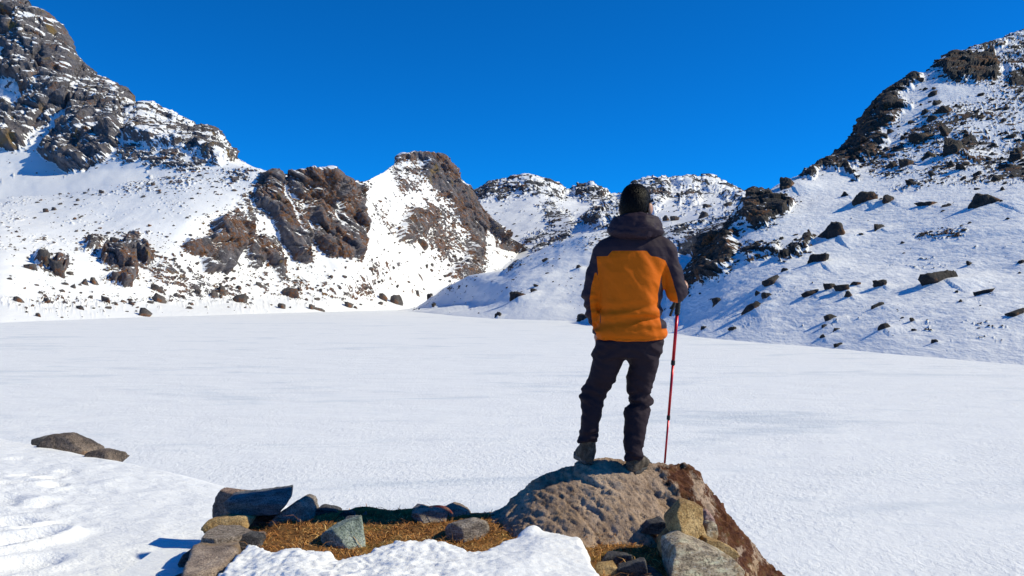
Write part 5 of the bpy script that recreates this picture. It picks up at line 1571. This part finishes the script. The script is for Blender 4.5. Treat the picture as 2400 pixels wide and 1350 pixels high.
tr.put(pants([(772, 1402, 1552, .118, 0.0), (800, 1401, 1551, .122, -0.004), (815, 1399, 1550, .122, -0.006), (836, 1394, 1548, .112, 0.0)]), tr.lo, tr.lo + tr.h * tr.n, 0.03)
def pwr(f, X, Y, Z):
    px = 1200 + (X / PY) * FPX; py = HOR - (Z - H) / PY * FPX
    n = fbm(np.stack([X.ravel() * 9, Y.ravel() * 9, Z.ravel() * 20 + X.ravel() * 8], 1), 3).reshape(X.shape)
    knee = np.exp(-((py - np.where(px < 1455, 925, 940)) / 24) ** 2)
    ank = np.exp(-((py - np.where(px < 1440, 1026, 1062)) / 16) ** 2)
    seat = np.exp(-((py - 830) / 22) ** 2)
    d = 0.011 * n + (0.020 * knee + 0.014 * ank) * n
    d = d + 0.0085 * knee * np.sin((py + np.where(px < 1455, -0.45, 0.5) * (px - 1460) + 8 * n) / 4.0)
    d = d + 0.0045 * ank * np.sin((py + 0.2 * px + 7 * n) / 3.2)
    d = d + 0.004 * seat * np.sin((py - 0.6 * np.abs(px - 1470) + 5 * n) / 5.0)
    return f + d
Vt, Ft = tr.mesh(pwr, 0.045)
M_pants = fabric('dark_trouser_cloth', (0.027, 0.018, 0.025), 0.8, 900, 18, 0.004, 0.0)
part('trousers', relax(Vt, Ft, 1, 0.4), Ft, M_pants)

# --- boots
M_boot = fg_stone_mat('boot_leather', (0.035, 0.027, 0.02), (0.08, 0.062, 0.047), (0.15, 0.118, 0.09), 30, 300, bump=0.004)
M_sole = NT('boot_rubber').fin((0.035, 0.036, 0.040), 0.7)
def boot(heel, toe, ankle, sole_z):
    heel = np.asarray(heel); toe = np.asarray(toe)
    d = toe - heel; d[2] = 0; L_ = np.linalg.norm(d); d /= L_
    sd_ = np.array([d[1], -d[0], 0])
    lo = np.minimum(np.minimum(heel, toe), ankle) - 0.09; hi = np.maximum(np.maximum(heel, toe), ankle) + 0.09
    up = np.array([0, 0, 1.0])
    h0 = heel.copy(); h0[2] = sole_z
    upf = Field(lo, hi, 0.0048)
    upf.chain([(ankle, 0.050), (h0 + d * 0.05 + up * 0.085, 0.050), (h0 + d * 0.05 + up * 0.05, 0.046)], 0.02)
    upf.chain([(h0 + d * 0.07 + up * 0.075, 0.044), (h0 + d * 0.15 + up * 0.055, 0.042), (h0 + d * (L_ - 0.045) + up * 0.040, 0.036)], 0.03)
    upf.cone(h0 + d * 0.012 + up * 0.045, h0 + d * 0.02 + up * 0.10, 0.034, 0.036, 0.02)
    # padded collar and heel counter ridge
    for th in np.linspace(0, 2 * math.pi, 9):
        p = ankle + sd_ * (0.040 * math.cos(th)) + d * (0.042 * math.sin(th)); p2 = ankle + sd_ * (0.040 * math.cos(th + 0.8)) + d * (0.042 * math.sin(th + 0.8))
        upf.cone(p, p2, 0.013, 0.013, 0.006)
    def cut(f, X, Y, Z):
        n = fbm(np.stack([X.ravel() * 30, Y.ravel() * 30, Z.ravel() * 45], 1), 2).reshape(X.shape)
        return np.maximum(f + 0.003 * n, (sole_z + 0.022) - Z)
    V, F = upf.mesh(cut)
    bt = part('boot', relax(V, F, 1, 0.3), F, M_boot)
    so = Field(lo, hi, 0.0048)
    def sole(X, Y, Z):
        u = (X - h0[0]) * d[0] + (Y - h0[1]) * d[1]; v = (X - h0[0]) * sd_[0] + (Y - h0[1]) * sd_[1]
        uu = np.clip(u / L_, 0, 1)
        wd = np.interp(uu, [0, 0.12, 0.35, 0.6, 0.8, 0.93, 1.0], [0.026, 0.038, 0.036, 0.046, 0.050, 0.040, 0.020])
        q = np.maximum(np.abs(v) - wd, np.abs(u - L_ / 2) - L_ / 2)
        zz = Z - sole_z
        lug = 0.006 * (np.sin(u * 260) > 0.1) * (np.abs(v) > 0.012)
        return np.maximum(q, np.maximum(zz - 0.034 - 0.010 * (uu > 0.9), -(zz - 0.007 + lug)))
    so.put(sole, lo, hi, 0.001)
    V, F = so.mesh()
    part('sole', relax(V, F, 1, 0.3), F, M_sole, parent=bt)
    # toe laces across the instep
    lc = Field(lo, hi, 0.004)
    for q in range(4):
        c = h0 + d * (0.115 + 0.026 * q) + up * (0.112 - 0.011 * q)
        lc.cone(c - sd_ * 0.026, c + sd_ * 0.026, 0.0045, 0.0045, 0.002)
    V, F = lc.mesh()
    part('laces', V, F, M_black, parent=bt)
def boulder_top(x, y):
    k = np.argmin((Pb2[:, 0] - x) ** 2 + (Pb2[:, 1] - y) ** 2)
    return Pb2[k, 2]
hl = W(1381, 1078, 5.56); zl = max(boulder_top(hl[0], 5.56), boulder_top(hl[0] - 0.02, 5.68)) - 0.006
boot(hl, np.array([hl[0] - 0.045, 5.56 + 0.27, 0]), B(1379, 1024, 0.02), zl)
hr_ = W(1480, 1100, 5.50); zr = boulder_top(hr_[0] + 0.05, 5.54) - 0.004
boot(hr_, np.array([hr_[0] + 0.135, 5.50 + 0.225, 0]), B(1484, 1058, -0.02), zr)

# ------------------------------------------------------------------ trekking pole (held, so a thing of its own)
pole = bpy.data.objects.new('trekking_pole', None); col.objects.link(pole)
pole.location = TIP
pole['label'] = 'red telescopic trekking pole with black grip held in the hiker\'s right hand'; pole['category'] = 'trekking pole'
def lathe(name, prof, mat, parent=None, seg=20):
    """prof: (distance from the tip along the pole, radius)"""
    up = -ax_; s1 = np.cross(up, [0, 1, 0]); s1 /= np.linalg.norm(s1); s2 = np.cross(up, s1)
    V = []
    for z, r_ in prof:
        for k in range(seg):
            a = 2 * math.pi * k / seg
            V.append(up * z + (s1 * math.cos(a) + s2 * math.sin(a)) * r_)
    F = [(i * seg + k, i * seg + (k + 1) % seg, (i + 1) * seg + (k + 1) % seg, (i + 1) * seg + k) for i in range(len(prof) - 1) for k in range(seg)]
    return obj(name, mesh_np(name, np.array(V), F), mat, parent or pole)
PL = np.linalg.norm(TIP - GT)
zp = lambda py: PL * (1096 - py) / (1096 - 652)
M_red = NT('red_anodised').fin((0.50, 0.008, 0.022), 0.28, None, 0.5, Metallic=0.35)
M_steel = NT('pole_steel').fin((0.5, 0.5, 0.52), 0.35, None, 0.5, Metallic=1.0)
M_foam = NT('grip_foam').fin((0.015, 0.015, 0.016), 0.85)
lathe('tip', [(0.0, 0.0), (0.0, 0.003), (0.03, 0.004), (0.03, 0.0)], M_steel)
lathe('lower_shaft', [(0.03, 0.0), (0.03, 0.0068), (zp(980), 0.0068), (zp(980), 0.0)], M_red)
lathe('locking_collar', [(zp(984), 0.0), (zp(984), 0.0105), (zp(982.5), 0.0115), (zp(976), 0.0115), (zp(974), 0.0105), (zp(974), 0.0)], M_foam)
lathe('middle_shaft', [(zp(976), 0.0), (zp(976), 0.0090), (zp(850), 0.0090), (zp(850), 0.0)], M_red)
lathe('locking_collar', [(zp(856), 0.0), (zp(856), 0.0125), (zp(854), 0.0138), (zp(847), 0.0138), (zp(845), 0.0125), (zp(845), 0.0)], M_foam)
lathe('upper_shaft', [(zp(848), 0.0), (zp(848), 0.0110), (zp(735), 0.0110), (zp(735), 0.0)], M_red)
gp = [(zp(738), 0.0), (zp(738), 0.016)] + [(zp(736 - 2.0 * k), 0.0172 + 0.0010 * math.sin(k * 1.9)) for k in range(0, 26)] + [(zp(680), 0.0165), (zp(664), 0.0150), (zp(655), 0.0185), (zp(648), 0.0175), (zp(644), 0.010), (zp(643), 0.0)]
lathe('grip', gp, M_foam)
def strap():
    pts = [W(1592, 664, PY + 0.185), W(1586, 690, PY + 0.16), W(1581, 712, PY + 0.165), W(1577, 724, PY + 0.17), W(1573, 733, PY + 0.17), W(1570, 741, PY + 0.172)]
    pts2 = [W(1581, 708, PY + 0.165), W(1577, 716, PY + 0.165), W(1571, 724, PY + 0.168)]
    V, F = [], []
    for P_ in (pts, pts2):
        b = len(V)
        for p in P_:
            V += [p + np.array([-0.0075, -0.004, 0.003]) - TIP, p + np.array([0.0075, 0.004, -0.003]) - TIP]
        F += [(b + 2 * i, b + 2 * i + 1, b + 2 * i + 3, b + 2 * i + 2) for i in range(len(P_) - 1)]
    o = obj('wrist_strap', mesh_np('wrist_strap', np.array(V), F), M_foam, pole)
    m = o.modifiers.new('solid', 'SOLIDIFY'); m.thickness = 0.003
strap()
